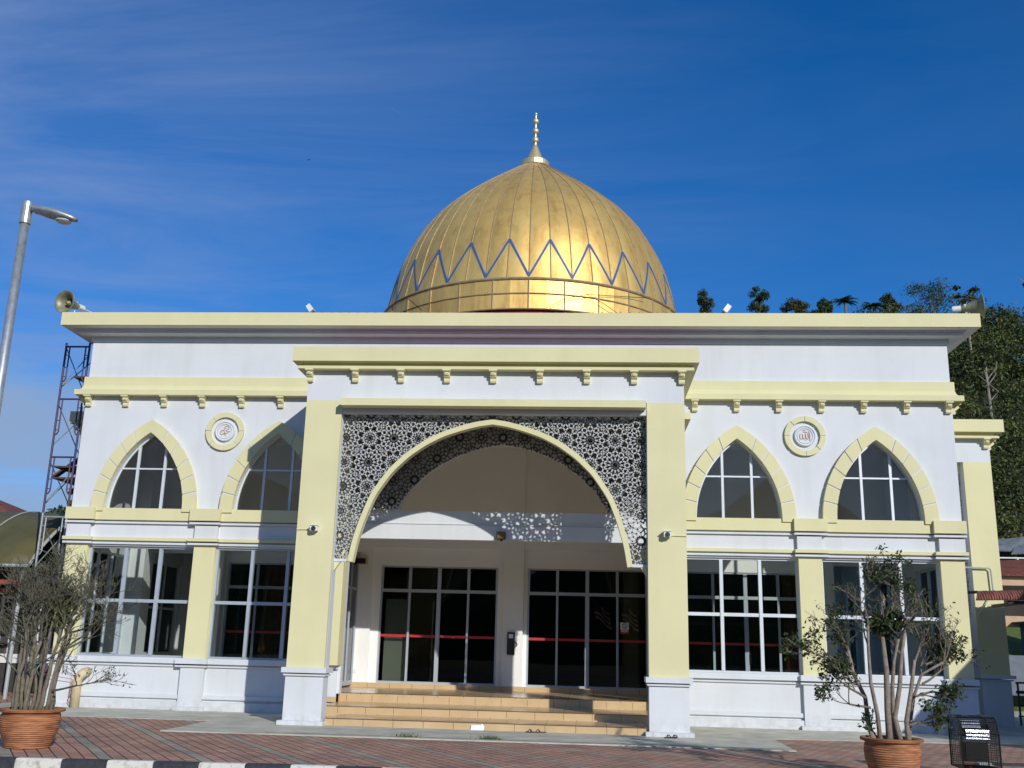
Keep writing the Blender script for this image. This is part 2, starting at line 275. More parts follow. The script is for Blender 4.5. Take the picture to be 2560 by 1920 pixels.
# ------------------------------------------------------------------ mesh helpers
class MB:
    def __init__(s): s.v = []; s.f = []
    def add(s, vs, fs):
        o = len(s.v); s.v += [tuple(v) for v in vs]; s.f += [tuple(i+o for i in f) for f in fs]; return s
    def box(s, x0, x1, y0, y1, z0, z1):
        v = [(x, y, z) for z in (z0, z1) for y in (y0, y1) for x in (x0, x1)]
        return s.add(v, [(0, 2, 3, 1), (4, 5, 7, 6), (0, 1, 5, 4), (1, 3, 7, 5), (3, 2, 6, 7), (2, 0, 4, 6)])
    def obox(s, o, ax, ay, az):
        """box from origin o and three edge vectors"""
        o, ax, ay, az = map(Vector, (o, ax, ay, az))
        v = [o+ax*i+ay*j+az*k for k in (0, 1) for j in (0, 1) for i in (0, 1)]
        return s.add(v, [(0, 2, 3, 1), (4, 5, 7, 6), (0, 1, 5, 4), (1, 3, 7, 5), (3, 2, 6, 7), (2, 0, 4, 6)])
    def prism(s, pts, axis, a, b):
        """closed 2D outline extruded along an axis; axis 'y': pts=(x,z); 'x': pts=(y,z); 'z': pts=(x,y)"""
        def P(p, t): return {'y': (p[0], t, p[1]), 'x': (t, p[0], p[1]), 'z': (p[0], p[1], t)}[axis]
        n = len(pts); v = [P(p, a) for p in pts]+[P(p, b) for p in pts]
        f = [tuple(range(n)), tuple(range(2*n-1, n-1, -1))]+[(i, i+n, (i+1) % n+n, (i+1) % n) for i in range(n)]
        return s.add(v, f)
    def tube(s, pts, rads, n=6, caps=True):
        pts = [Vector(p) for p in pts]
        if not isinstance(rads, (list, tuple)): rads = [rads]*len(pts)
        base = len(s.v); up = Vector((0, 0, 1)); prev = None
        for i, p in enumerate(pts):
            d = (pts[min(i+1, len(pts)-1)]-pts[max(i-1, 0)])
            if d.length < 1e-9: d = Vector((0, 0, 1))
            d.normalize()
            if prev is None:
                a = d.cross(up) if abs(d.z) < .9 else d.cross(Vector((1, 0, 0)))
            else: a = prev-d*prev.dot(d)
            a.normalize(); prev = a; b = d.cross(a)
            for k in range(n):
                t = 2*PI*k/n; s.v.append(tuple(p+(a*math.cos(t)+b*math.sin(t))*rads[i]))
        for i in range(len(pts)-1):
            for k in range(n):
                q = base+i*n; s.f.append((q+k, q+(k+1) % n, q+n+(k+1) % n, q+n+k))
        if caps:
            s.f.append(tuple(base+k for k in range(n))[::-1]); s.f.append(tuple(base+(len(pts)-1)*n+k for k in range(n)))
        return s
    def lathe(s, prof, c=(0, 0, 0), n=48, M_=None, closed=False):
        base = len(s.v)
        for r, z in prof:
            for k in range(n):
                t = 2*PI*k/n; p = Vector((r*math.cos(t), r*math.sin(t), z))
                if M_ is not None: p = M_ @ p
                s.v.append((p.x+c[0], p.y+c[1], p.z+c[2]))
        for i in range(len(prof)-1):
            for k in range(n):
                q = base+i*n; s.f.append((q+k, q+(k+1) % n, q+n+(k+1) % n, q+n+k))
        return s
    def leaf(s, p, sz, r, droop=0):
        a = Vector((r.gauss(0, 1), r.gauss(0, 1), r.gauss(0, 1)-droop)); a.normalize()
        b = a.cross(Vector((r.gauss(0, 1), r.gauss(0, 1), r.gauss(0, 1)))); b.normalize()
        p = Vector(p); a *= sz; b *= sz*.45
        return s.add([p-a*.5, p+b*.5, p+a*.5, p-b*.5], [(0, 1, 2, 3)])
    def build(s, name, m, parent=None, smooth=False, **props):
        me = bpy.data.meshes.new(name); me.from_pydata(s.v, [], s.f); me.update()
        bm = bmesh.new(); bm.from_mesh(me); bmesh.ops.recalc_face_normals(bm, faces=bm.faces[:]); bm.to_mesh(me); bm.free()
        me.materials.append(m)
        if smooth:
            for p in me.polygons: p.use_smooth = True
        o = bpy.data.objects.new(name, me); C.objects.link(o)
        if parent is not None: o.parent = parent
        for k, v in props.items(): o[k] = v
        return o
def thing(name, label, cat, loc=(0, 0, 0), group=None):
    o = bpy.data.objects.new(name, None); C.objects.link(o); o.location = loc
    o['label'] = label; o['category'] = cat
    if group: o['group'] = group
    return o
def sub(name, parent):
    """an empty used as a part with sub-parts"""
    o = bpy.data.objects.new(name, None); C.objects.link(o); o.parent = parent; return o
def tag(o, label, cat, group=None):
    o['label'] = label; o['category'] = cat
    if group: o['group'] = group
    return o
def st(o): o['kind'] = 'structure'; return o

def ring(mb, x0, x1, y0, y1, prof, sides='fblr'):
    """moulding profile [(out, z)...] (closed outline) swept round a rectangle with mitred corners"""
    def corner(k, out):
        return {'fl': (x0-out, y0-out), 'fr': (x1+out, y0-out), 'br': (x1+out, y1+out), 'bl': (x0-out, y1+out)}[k]
    n = len(prof)
    for s_, (a, b) in {'f': ('fl', 'fr'), 'r': ('fr', 'br'), 'b': ('br', 'bl'), 'l': ('bl', 'fl')}.items():
        if s_ not in sides: continue
        v = [(*corner(a, o), z) for o, z in prof]+[(*corner(b, o), z) for o, z in prof]
        mb.add(v, [(i, (i+1) % n, (i+1) % n+n, i+n) for i in range(n)]+[tuple(range(n)), tuple(range(n, 2*n))])

# ------------------------------------------------------------------ world, sun, camera
SUN = Vector((.585, -1, .497)).normalized()
el = math.asin(SUN.z); az = math.atan2(SUN.x, SUN.y)
w = bpy.data.worlds.new('World'); bpy.context.scene.world = w; w.use_nodes = True
nt = w.node_tree; nt.nodes.clear()
wo = nt.nodes.new('ShaderNodeOutputWorld'); bg = nt.nodes.new('ShaderNodeBackground'); L(nt, bg.outputs[0], wo.inputs[0]); bg.inputs[1].default_value = .12
sky = nt.nodes.new('ShaderNodeTexSky'); sky.sky_type = 'NISHITA'; sky.sun_disc = False; sky.sun_elevation = el; sky.sun_rotation = az
sky.altitude = 1400; sky.air_density = 1.0; sky.dust_density = .35; sky.ozone_density = 3.0
hs = N(nt, 'ShaderNodeHueSaturation'); hs.inputs['Saturation'].default_value = 1.36; hs.inputs['Value'].default_value = 1.0; L(nt, sky.outputs[0], hs.inputs['Color'])
# thin cirrus and low cloud
tc = N(nt, 'ShaderNodeTexCoord'); sx = N(nt, 'ShaderNodeSeparateXYZ'); L(nt, tc.outputs['Generated'], sx.inputs[0])
def mth(op, a, b=None, c=None, clamp=False):
    n = N(nt, 'ShaderNodeMath', operation=op); n.use_clamp = clamp
    for i, x in enumerate((a, b, c)):
        if x is None: continue
        if isinstance(x, (int, float)): n.inputs[i].default_value = x
        else: L(nt, x, n.inputs[i])
    return n.outputs[0]
# project the direction on a high cloud layer
zz = mth('MAXIMUM', sx.outputs[2], .06)
cb = N(nt, 'ShaderNodeCombineXYZ'); L(nt, mth('DIVIDE', sx.outputs[0], zz), cb.inputs[0]); L(nt, mth('DIVIDE', sx.outputs[1], zz), cb.inputs[1])
mp = N(nt, 'ShaderNodeMapping'); mp.inputs['Rotation'].default_value = (0, 0, math.radians(35)); mp.inputs['Scale'].default_value = (.5, 1.2, 1); L(nt, cb.outputs[0], mp.inputs[0])
cn = N(nt, 'ShaderNodeTexNoise', Scale=1.3, Detail=9., Roughness=.62, Distortion=.6); L(nt, mp.outputs[0], cn.inputs[0])
cr = N(nt, 'ShaderNodeMapRange'); cr.clamp = True; L(nt, cn.outputs[0], cr.inputs[0]); cr.inputs[1].default_value = .40; cr.inputs[2].default_value = .74
left = N(nt, 'ShaderNodeMapRange'); left.clamp = True; L(nt, mth('DIVIDE', sx.outputs[0], mth('MAXIMUM', sx.outputs[1], .1)), left.inputs[0])
left.inputs[1].default_value = .25; left.inputs[2].default_value = -.75; left.inputs[3].default_value = .10; left.inputs[4].default_value = 1.0
veil = mth('MULTIPLY', mth('ADD', mth('MULTIPLY', cr.outputs[0], .75), .22), left.outputs[0])
# low cumulus haze towards the left horizon
cn2 = N(nt, 'ShaderNodeTexNoise', Scale=4.5, Detail=9., Roughness=.6); mp2 = N(nt, 'ShaderNodeMapping'); mp2.inputs['Scale'].default_value = (1, 1, 2.6); L(nt, tc.outputs['Generated'], mp2.inputs[0]); L(nt, mp2.outputs[0], cn2.inputs[0])
lowz = N(nt, 'ShaderNodeMapRange'); lowz.clamp = True; L(nt, mth('ADD', sx.outputs[2], mth('MULTIPLY', mth('SUBTRACT', cn2.outputs[0], .5), .12)), lowz.inputs[0])
lowz.inputs[1].default_value = .245; lowz.inputs[2].default_value = .205; lowz.inputs[3].default_value = 0; lowz.inputs[4].default_value = 1.15
low = mth('MULTIPLY', lowz.outputs[0], mth('MULTIPLY', mth('SUBTRACT', cn2.outputs[0], .20), 4.2, clamp=True), clamp=True)
low = mth('MULTIPLY', low, left.outputs[0])
tn = N(nt, 'ShaderNodeMix', data_type='RGBA', blend_type='MULTIPLY'); tn.inputs[0].default_value = 1; L(nt, hs.outputs[0], tn.inputs[6]); tn.inputs[7].default_value = (.62, .74, .90, 1)
# a faint contrail: a thin broken line between two directions
def cdir(px, py):
    f_, ya, pi_, ro = 2542.833, .077, .253, -.026
    fw = Vector((-math.sin(ya)*math.cos(pi_), math.cos(ya)*math.cos(pi_), math.sin(pi_))); rt = Vector((math.cos(ya), math.sin(ya), 0)); up = rt.cross(fw)
    rt2 = rt*math.cos(ro)-up*math.sin(ro); up2 = rt*math.sin(ro)+up*math.cos(ro)
    return (fw+rt2*((px-1280)/f_)-up2*((py-960)/f_)).normalized()
c0_, c1_ = cdir(700, 130), cdir(1130, 350); nrm = c0_.cross(c1_).normalized(); mid_ = (c0_+c1_).normalized(); tan_ = (c1_-c0_).normalized()
def vdot(v):
    n = N(nt, 'ShaderNodeVectorMath', operation='DOT_PRODUCT'); L(nt, tc.outputs['Generated'], n.inputs[0]); n.inputs[1].default_value = v; return n.outputs['Value']
nz = N(nt, 'ShaderNodeTexNoise', Scale=60., Detail=5.); L(nt, tc.outputs['Generated'], nz.inputs[0])
dist = mth('ABSOLUTE', mth('ADD', vdot(nrm), mth('MULTIPLY', mth('SUBTRACT', nz.outputs[0], .5), .004)))
cw = N(nt, 'ShaderNodeMapRange'); cw.clamp = True; L(nt, dist, cw.inputs[0]); cw.inputs[1].default_value = .0030; cw.inputs[2].default_value = 0
al = N(nt, 'ShaderNodeMapRange'); al.clamp = True; L(nt, mth('ABSOLUTE', vdot(tan_)), al.inputs[0]); al.inputs[1].default_value = .095; al.inputs[2].default_value = .03
trail = mth('MULTIPLY', mth('MULTIPLY', cw.outputs[0], al.outputs[0]), mth('MULTIPLY', nz.outputs[0], .55))
veil = mth('MULTIPLY', veil, .85)
veil = mth('MAXIMUM', veil, mth('MULTIPLY', trail, .8))
m1 = N(nt, 'ShaderNodeMix', data_type='RGBA'); L(nt, veil, m1.inputs[0]); L(nt, tn.outputs[2], m1.inputs[6]); m1.inputs[7].default_value = (1.75, 2.45, 4.3, 1)
m2 = N(nt, 'ShaderNodeMix', data_type='RGBA'); L(nt, low, m2.inputs[0]); L(nt, m1.outputs[2], m2.inputs[6]); m2.inputs[7].default_value = (1.95, 2.75, 4.2, 1)
L(nt, m2.outputs[2], bg.inputs[0])

sl = bpy.data.lights.new('sun', 'SUN'); sl.energy = 3.15; sl.angle = math.radians(.5); sl.color = (1, .965, .90)
so = bpy.data.objects.new('sun', sl); C.objects.link(so); so.rotation_euler = SUN.to_track_quat('Z', 'Y').to_euler(); so.location = SUN*60

cam = bpy.data.cameras.new('camera'); co = bpy.data.objects.new('camera', cam); C.objects.link(co); bpy.context.scene.camera = co
f_, ya, pi_, ro = 2542.833, .077, .253, -.026
cam.sensor_width = 36; cam.lens = f_/2560*36; cam.clip_end = 2000; cam.clip_start = .1
fw = Vector((-math.sin(ya)*math.cos(pi_), math.cos(ya)*math.cos(pi_), math.sin(pi_))); rt = Vector((math.cos(ya), math.sin(ya), 0)); up = rt.cross(fw)
rt2 = rt*math.cos(ro)-up*math.sin(ro); up2 = rt*math.sin(ro)+up*math.cos(ro)
R = Matrix((rt2, up2, -fw)).transposed().to_4x4(); R.translation = Vector((2.398, -28.695, 1.911)); co.matrix_world = R
vs = bpy.context.scene.view_settings; vs.view_transform = 'Standard'; vs.look = 'None'; vs.exposure = 0.22; vs.gamma = 1
cy = bpy.context.scene.cycles; cy.max_bounces = 9; cy.diffuse_bounces = 6; cy.transparent_max_bounces = 12; cy.use_denoising = True; cy.sample_clamp_indirect = 6

# ------------------------------------------------------------------ ground
g = MB(); g.box(-900, 900, -900, 900, -.8, -.22); st(g.build('ground', M['grass']))
g = MB(); g.box(-60, 60, -60, -12.3, -.5, -.16); st(g.build('road', M['asphalt']))
g = MB(); g.prism([(-40, -14.79), (-1.91, -11.745), (14, -11.745), (14, -7.6), (60, -7.6), (60, 30), (-40, 30)], 'z', -.3, -.012); st(g.build('paving', M['paver']))
a = MB(); a.prism([(-14.2, -3.25), (-6.7, -3.3), (-6.62, -6.48), (0, -6.43), (6.69, -6.36), (6.75, -3.35), (13, -2.75), (24, -2.4), (24, 30), (-14.2, 30)], 'z', -.2, 0); st(a.build('apron', M['concrete']))
a = MB()   # joint line pieces along the apron edge
a.prism([(-6.62, -6.50), (6.69, -6.38), (6.69, -6.20), (-6.62, -6.32)], 'z', -.01, .012); st(a.build('apron_edge', M['concrete']))
k = MB()
def kx(x): return -11.75+min(0, x+1.91)*.08
k.add([(x, kx(x)-o, z) for x in (-40, -1.91, 14) for o, z in ((0, -.012), (0, .02), (.13, .02), (.16, -.01), (.18, -.17), (0, -.17))], [(j*6+i, j*6+(i+1) % 6, j*6+(i+1) % 6+6, j*6+i+6) for j in (0, 1) for i in range(6)]+[tuple(range(6)), tuple(range(12, 18))])
st(k.build('kerb', M['kerb']))
k = MB(); k.add([(x, y-o, z) for x, y in ((9.75, -7.75), (30, -6.2)) for o, z in ((0, -.012), (0, .03), (.16, .03), (.19, 0), (.20, -.16), (0, -.16))], [(i, (i+1) % 6, (i+1) % 6+6, i+6) for i in range(6)]+[tuple(range(6)), tuple(range(6, 12))])
st(k.build('side_kerb', M['kerb']))

# ------------------------------------------------------------------ mosque
mosque = thing('mosque', 'white and pale yellow single storey mosque with golden dome and arched entrance portal', 'mosque')
W = 12.63; YB = 24.4; T = .25
def arc_half(z, h0, z0, zt):
    c = ((zt-z0)**2-h0*h0)/(2*h0); Rr = h0+c
    return max(0, math.sqrt(max(0, Rr*Rr-(z-z0)**2))-c)
def arc_z(dx, h0, z0, zt):
    c = ((zt-z0)**2-h0*h0)/(2*h0); Rr = h0+c
    dx = abs(dx)
    return z0+math.sqrt(max(0, Rr*Rr-(dx+c)**2)) if dx < h0 else z0
AIN = (1.175, 5.53, 7.77); AOUT = (1.555, 5.53, 8.15)
ARCHES = [-10.43, -6.6, 6.6, 10.43]

def arch_wall(mb, x0, x1, zb, zt, cxs, par, ya_, yb_, n=28):
    """wall with pointed arch openings standing on zb, real thickness and reveals"""
    xs = []
    for c in cxs:
        xs += [c-par[0]*math.cos(PI*i/n) for i in range(n+1)]
    allx = sorted(set([x0, x1]+xs))
    def low(x):
        for c in cxs:
            if c-par[0]-1e-6 <= x <= c+par[0]+1e-6: return arc_z(x-c, *par)
        return zb
    for xa, xb in zip(allx[:-1], allx[1:]):
        mid = (xa+xb)/2; inside = any(abs(mid-c) < par[0] for c in cxs)
        la, lb = (low(xa), low(xb)) if inside else (zb, zb)
        v = [(xa, ya_, la), (xb, ya_, lb), (xb, ya_, zt), (xa, ya_, zt), (xa, yb_, la), (xb, yb_, lb), (xb, yb_, zt), (xa, yb_, zt)]
        mb.add(v, [(0, 1, 2, 3), (4, 7, 6, 5), (0, 4, 5, 1)])
    return mb

# upper front wall (both wings), z 5.19 .. 10.9 ; centre part behind the portal is arch 2
wl = MB()
arch_wall(wl, -W, -4.42, 5.5, 8.9, [-10.43, -6.6], AIN, 0, T)
arch_wall(wl, 4.42, W, 5.5, 8.9, [6.6, 10.43], AIN, 0, T)
wl.box(-W, W, .0, T, 8.9, 11.1)
# lower structural bands (friezes between windows) - recessed plane
for s in (-1, 1):
    a, b = sorted((s*4.42, s*W))
    wl.box(a, b, 0.0, T, 4.45, 5.5)
    wl.box(a, b, 0.0, T, 0, 1.30)
# the frieze blocks and plinth blocks that stand proud on the pilaster lines
for s in (-1, 1):
    for a, b in ((8.15, 8.82), (11.94, 12.58+.05)):
        x0, x1 = sorted((s*a, s*b)); wl.box(x0, x1, -.13, 0, 4.70, 5.06)
        wl.box(x0-.0, x1+.0, -.13, 0, .10, 1.20)
    # side walls with window openings
    xa, xb = sorted((s*W, s*(W-T)))
    wl.box(xa, xb, T, YB, 0, 1.38); wl.box(xa, xb, T, YB, 4.45, 11.1)
    for y0, y1 in ((T, .9), (3.6, 4.5), (8.1, 9.0), (12.6, 13.5), (17.1, 18), (21.6, YB-.4)):
        wl.box(xa, xb, y0, y1, 1.38, 4.45)
        if y0 > 1: xc, xd = sorted((s*(W-T), s*(W-.75))); wl.box(xc, xd, y0+.1, y1-.1, .55, 8.4)
wl.box(-W, W, YB-.4, YB, 0, 11.1)
# plinth ledge and foot
for s in (-1, 1):
    a, b = sorted((s*4.85, s*(W+.02)))
    wl.box(a, b, -.07, 0, .30, .41); wl.box(a, b, -.10, 0, 0, .23)
    for p, q in ((8.05, 8.92), (11.84, 12.72)):
        x0, x1 = sorted((s*p, s*q)); wl.box(x0, x1, -.23, -.10, 0, .10)
wl.build('wall', M['white'], mosque)

# pale mouldings / white thin lines
def seg(s_, a, b): return sorted((s_*a, s_*b))
SEGS = ((4.8, 8.07, .0), (8.07, 8.97, .13), (8.97, 11.8, .0), (11.8, 12.66, .13))
for s in (-1, 1):
    for nm, mt, z0, z1, d0 in (('sill_band', 'yellow', 5.19, 5.53, .12), ('white_molding', 'white', 5.09, 5.145, .08), ('string_band', 'yellow', 4.60, 4.69, .12), ('white_molding', 'white', 4.50, 4.555, .08), ('plinth_cap', 'white', 1.235, 1.385, .10), ('plinth_molding', 'white', 1.15, 1.19, .06)):
        m = MB()
        for a, b, o in SEGS:
            x0, x1 = seg(s, a, b); m.box(x0, x1, -d0-o, .0, z0, z1)
        m.build(nm, M[mt], mosque)
    for a, b, yy, zt in ((8.17, 8.8, -.10, 4.5), (11.94, 12.58, -.10, 4.5), (4.42, 4.98, -.06, 4.79)):
        m = MB(); x0, x1 = seg(s, a, b); m.box(x0, x1, yy, T, 1.385, zt); m.build('pilaster', M['yellow'], mosque)
ty = MB()
# yellow fascia band and ledge at z 8.88 .. 9.47 (with returns on the sides)
prof = [(0, 8.885), (.26, 8.885), (.26, 9.04), (.15, 9.06), (.11, 9.12), (.085, 9.2), (.085, 9.47), (0, 9.47)]
ring(ty, -W, W, 0, YB, prof)
ty.build('band', M['yellow'], mosque)

# roof cornice
cn_ = MB(); ring(cn_, -W, W, 0, YB, [(0, 10.59), (.05, 10.59), (.05, 10.74), (.36, 10.76), (.36, 10.87), (.42, 10.87), (.42, 10.895), (.69, 10.895), (.69, 11.0), (0, 11.0)])
cn_.build('cornice_soffit', M['white'], mosque)
cn_ = MB(); ring(cn_, -W, W, 0, YB, [(.42, 10.905), (.72, 10.905), (.72, 11.30), (.42, 11.30)])
cn_.build('cornice_fascia', M['yellow'], mosque)
rf = MB(); rf.box(-W-.4, W+.4, -.4, YB+.4, 11.02, 11.14); rf.build('roof', M['concrete'], mosque)

# corbels
def corbel_mb(x, y, zt, h=.31, wd=.15, dp=.17):
    m = MB()
    pr = [(0, zt), (-dp-.06, zt), (-dp-.06, zt-.05), (-dp, zt-.06), (-dp-.02, zt-.12), (-dp*.85, zt-.18), (-dp*.55, zt-.21), (-dp*.62, zt-.27), (-dp*.5, zt-h), (0, zt-h)]
    m.prism([(y+a, b) for a, b in pr], 'x', x-wd/2, x+wd/2)
    m.box(x-wd/2-.03, x+wd/2+.03, y-dp-.08, y, zt-.035, zt)
    m.prism([(y+a*.0-dp-.035+b_, z) for b_, z in ((0, zt-.07), (-.02, zt-.10), (0, zt-.14), (.05, zt-.14), (.05, zt-.07))], 'x', x-wd*.3, x+wd*.3)
    return m
cc = corbel_mb(0, 0, 0).build('corbel', M['yellow'], mosque)
first = True
def place_corbel(x, y, z, rz=0, parent=mosque):
    global first
    if first and parent is mosque: o = cc; first = False
    else: o = cc.copy(); C.objects.link(o); o.parent = parent
    o.location = (x, y, z); o.rotation_euler = (0, 0, rz); return o
for s in (-1, 1):
    for x in (5.45, 6.63, 7.81, 9.0, 10.17, 11.35, 12.5): place_corbel(s*x, 0, 8.875)
    place_corbel(s*W, .12, 8.875, s*PI/2)

# voussoir rings
def ring_blocks(cx, parent):
    """pointed surround: apex stone and five stones a side, grooves between"""
    m = MB()
    h, z0, zt = AOUT; hi = AIN[0]
    c = ((zt-z0)**2-h*h)/(2*h); Ro = h+c; ci = ((AIN[2]-z0)**2-hi*hi)/(2*hi); Ri = hi+ci
    amax = math.acos(c/Ro); aimax = math.acos(ci/Ri)
    cuts = [0, .155, .31, .47, .64, .80, 1.0]
    gap = .007
    for s in (-1, 1):
        for j in range(6):
            f0, f1 = cuts[j]+(gap if j else 0), cuts[j+1]-(gap if j < 5 else 0)
            n = 5; o = []; i_ = []
            for q in range(n+1):
                t = f0+(f1-f0)*q/n
                A = t*amax; o.append((cx+s*(Ro*math.cos(A)-c), z0+Ro*math.sin(A)))
                B = t*aimax; i_.append((cx+s*(Ri*math.cos(B)-ci), z0+Ri*math.sin(B)))
            if j == 0:
                o = [(o[0][0], 5.44)]+o; i_ = [(i_[0][0], 5.44)]+i_
            base = len(m.v); nn = len(o)
            yf, yb = -.17, 0.0
            m.v += [(x, yf, z) for x, z in o]+[(x, yf, z) for x, z in i_]+[(x, yb, z) for x, z in o]+[(x, yb, z) for x, z in i_]
            for q in range(nn-1):
                m.f.append((base+q, base+q+1, base+nn+q+1, base+nn+q))
                m.f.append((base+q, base+2*nn+q, base+2*nn+q+1, base+q+1))
                m.f.append((base+nn+q, base+nn+q+1, base+3*nn+q+1, base+3*nn+q))
            m.f.append((base, base+nn, base+3*nn, base+2*nn)); m.f.append((base+nn-1, base+3*nn-1, base+4*nn-1, base+2*nn-1))
    bk_ = MB(); n = 24
    o = []; i_ = []
    for s in (1, -1):
        for q in (range(n+1) if s > 0 else range(n, -1, -1)):
            A = amax*q/n; B_ = aimax*q/n; o.append((cx+s*(Ro*.997*math.cos(A)-c), z0+Ro*.997*math.sin(A))); i_.append((cx+s*(Ri*1.004*math.cos(B_)-ci), z0+Ri*1.004*math.sin(B_)))
    B = len(bk_.v); k_ = len(o)
    bk_.v += [(x, y, z) for y in (-.145, 0) for L_ in (o, i_) for x, z in L_]
    for q in range(k_-1): bk_.f += [(q, q+1, k_+q+1, k_+q), (q, 2*k_+q, 2*k_+q+1, q+1), (k_+q, k_+q+1, 3*k_+q+1, 3*k_+q)]
    ob = m.build('arch_surround', M['yellow'], parent)
    bk_.build('joint_backing', M['white'], ob)
    return ob
for cx in ARCHES: ring_blocks(cx, mosque)

# arched windows
def arch_window(cx):
    fr = MB(); y0, y1 = .13, .19
    pts = [(cx-AIN[0]*math.cos(PI*i/40), arc_z(AIN[0]*math.cos(PI*i/40), *AIN)) for i in range(41)]
    inn = [(cx+(x-cx)*.965, AIN[1]+(z-AIN[1])*.975) for x, z in pts]
    n = len(pts); b = 0
    fr.v += [(x, y0, z) for x, z in pts]+[(x, y0, z) for x, z in inn]+[(x, y1, z) for x, z in inn]
    for i in range(n-1): fr.f += [(i, i+1, n+i+1, n+i), (n+i, n+i+1, 2*n+i+1, 2*n+i)]
    for dx in (-.40, .41):
        zt = arc_z(dx, *AIN); fr.box(cx+dx-.035, cx+dx+.035, y0-.02, y1, 5.5, zt-.01)
    hw = arc_half(6.72, *AIN)
    fr.box(cx-hw, cx-.435, y0-.005, y1-.01, 6.705, 6.75); fr.box(cx-.365, cx+.375, y0-.005, y1-.01, 6.705, 6.75); fr.box(cx+.445, cx+hw, y0-.005, y1-.01, 6.705, 6.75)
    o = fr.build('arched_window', M['aluw'], mosque)
    p = MB(); pp = [(cx-AIN[0]+.01, 5.5)]+[(x, z) for x, z in inn]+[(cx+AIN[0]-.01, 5.5)]
    p.prism(pp, 'y', .155, .163); p.build('pane', M['glassup'], o)
for cx in ARCHES: arch_window(cx)

# lower windows
def window(x0, x1, mulls, m='alu', z0=1.385, z1=4.45, zt=2.92, y=.08):
    fr = MB(); t = .055
    fr.box(x0, x1, y, y+.1, z1-t, z1); fr.box(x0, x1, y, y+.1, z0, z0+t)
    fr.box(x0, x0+t, y, y+.1, z0+t, z1-t); fr.box(x1-t, x1, y, y+.1, z0+t, z1-t)
    xs = [x0+t]+[q for mm in mulls for q in (mm-.045, mm+.045)]+[x1-t]
    for mm in mulls: fr.box(mm-.045, mm+.045, y-.02, y+.1, z0+t, z1-t)
    for a, b in zip(xs[::2], xs[1::2]): fr.box(a, b, y+.01, y+.09, zt-.045, zt+.045)
    o = fr.build('window', M[m], mosque)
    p = MB(); p.box(x0+t*.5, x1-t*.5, y+.05, y+.058, z0+t*.5, z1-t*.5); p.build('pane', M['glass'], o)
window(-11.94, -8.8, (-10.85, -9.83)); window(-8.17, -4.98, (-7.12, -6.08))
window(4.98, 8.17, (6.09, 7.14), 'aluw'); window(8.8, 11.94, (9.87, 10.91), 'aluw')
# side windows
def side_window(s, y0, y1):
    fr = MB(); x = s*(W-.12); a, b = x-.04, x+.04; z0, z1 = 1.38, 4.45
    fr.box(a, b, y0, y1, z1-.06, z1); fr.box(a, b, y0, y1, z0, z0+.06)
    for q in range(4):
        yy = y0+.03+(y1-y0-.06)*q/3; fr.box(a-.01, b+.01, yy-.03, yy+.03, z0+.06, z1-.06)
    fr.box(a+.005, b-.005, y0, y1, 2.88, 2.96)
    o = fr.build('side_window', M['aluw'], mosque)
    p = MB(); p.box(x-.004, x+.004, y0, y1, z0+.03, z1-.03); p.build('pane', M['glass'], o)
for s in (-1, 1):
    for y0 in (.9, 4.5, 9, 13.5, 18): side_window(s, y0, y0+(2.7 if y0 < 1 else 3.6))

# inner hall front wall (y=5) and veranda ceiling/floor
D = 5.0
iw = MB()
sets = [(-9.55, -5.5), (-4.36, -.49), (.48, 4.36), (5.42, 9.55)]
xs = [-10.2]+[q for s_ in sets for q in s_]+[10.2]
for a, b in zip(xs[::2], xs[1::2]): iw.box(a, b, D, D+.3, .55, 8.4)
for a, b in sets: iw.box(a, b, D, D+.3, 4.42, 8.4); iw.box(a, b, D+.0, D+.3, .55, .70)
iw.box(-.29, .36, D-.22, D, .70, 8.4)             # middle pier
iw.box(-5.3, -4.62, D-.14, D, .70, 5.0); iw.box(4.62, 5.3, D-.14, D, .70, 5.0)
iw.box(-5.3, 5.3, D-.14, D, 5.0, 8.4)
iw.box(-10.2, -9.9, D+.3, YB-.4, .55, 8.4); iw.box(9.9, 10.2, D+.3, YB-.4, .55, 8.4)
for a, b in ((-W+T, -10.2), (10.2, W-T)): iw.box(a, b, D+.02, D+.25, 4.7, 8.4)
for x in (-10.2, 9.6): iw.box(x, x+.6, D-.35, D, .55, 8.0)
iw.build('inner_wall', M['inner'], mosque)
cl = MB(); cl.box(-W+T, W-T, T, YB-.4, 8.4, 8.6); cl.box(-4.75, 4.75, -3.3, 0.0, 8.3, 8.5); cl.build('ceiling', M['ceiling'], mosque)
hf = MB(); hf.box(-9.9, 9.9, 23.2, 23.3, .6, 8.4); hf.box(-9.9, -9.85, D+.3, 23.2, .6, 8.4); hf.box(9.85, 9.9, D+.3, 23.2, .6, 8.4); hf.box(-9.85, 9.85, D+.3, 23.2, .5, .62); hf.box(-9.85, 9.85, D+.3, 23.2, 8.3, 8.39); hf.box(-9.85, 9.85, D+.301, D+.31, 4.42, 8.3); hf.build('hall_dark_lining', M['hall'], mosque)  # added near-black lining, keeps the hall dark behind the door glass
fl = MB(); fl.box(-W+T, -4.98, T, YB-.4, 0, .55); fl.box(4.98, W-T, T, YB-.4, 0, .55); fl.build('floor', M['step'], mosque)

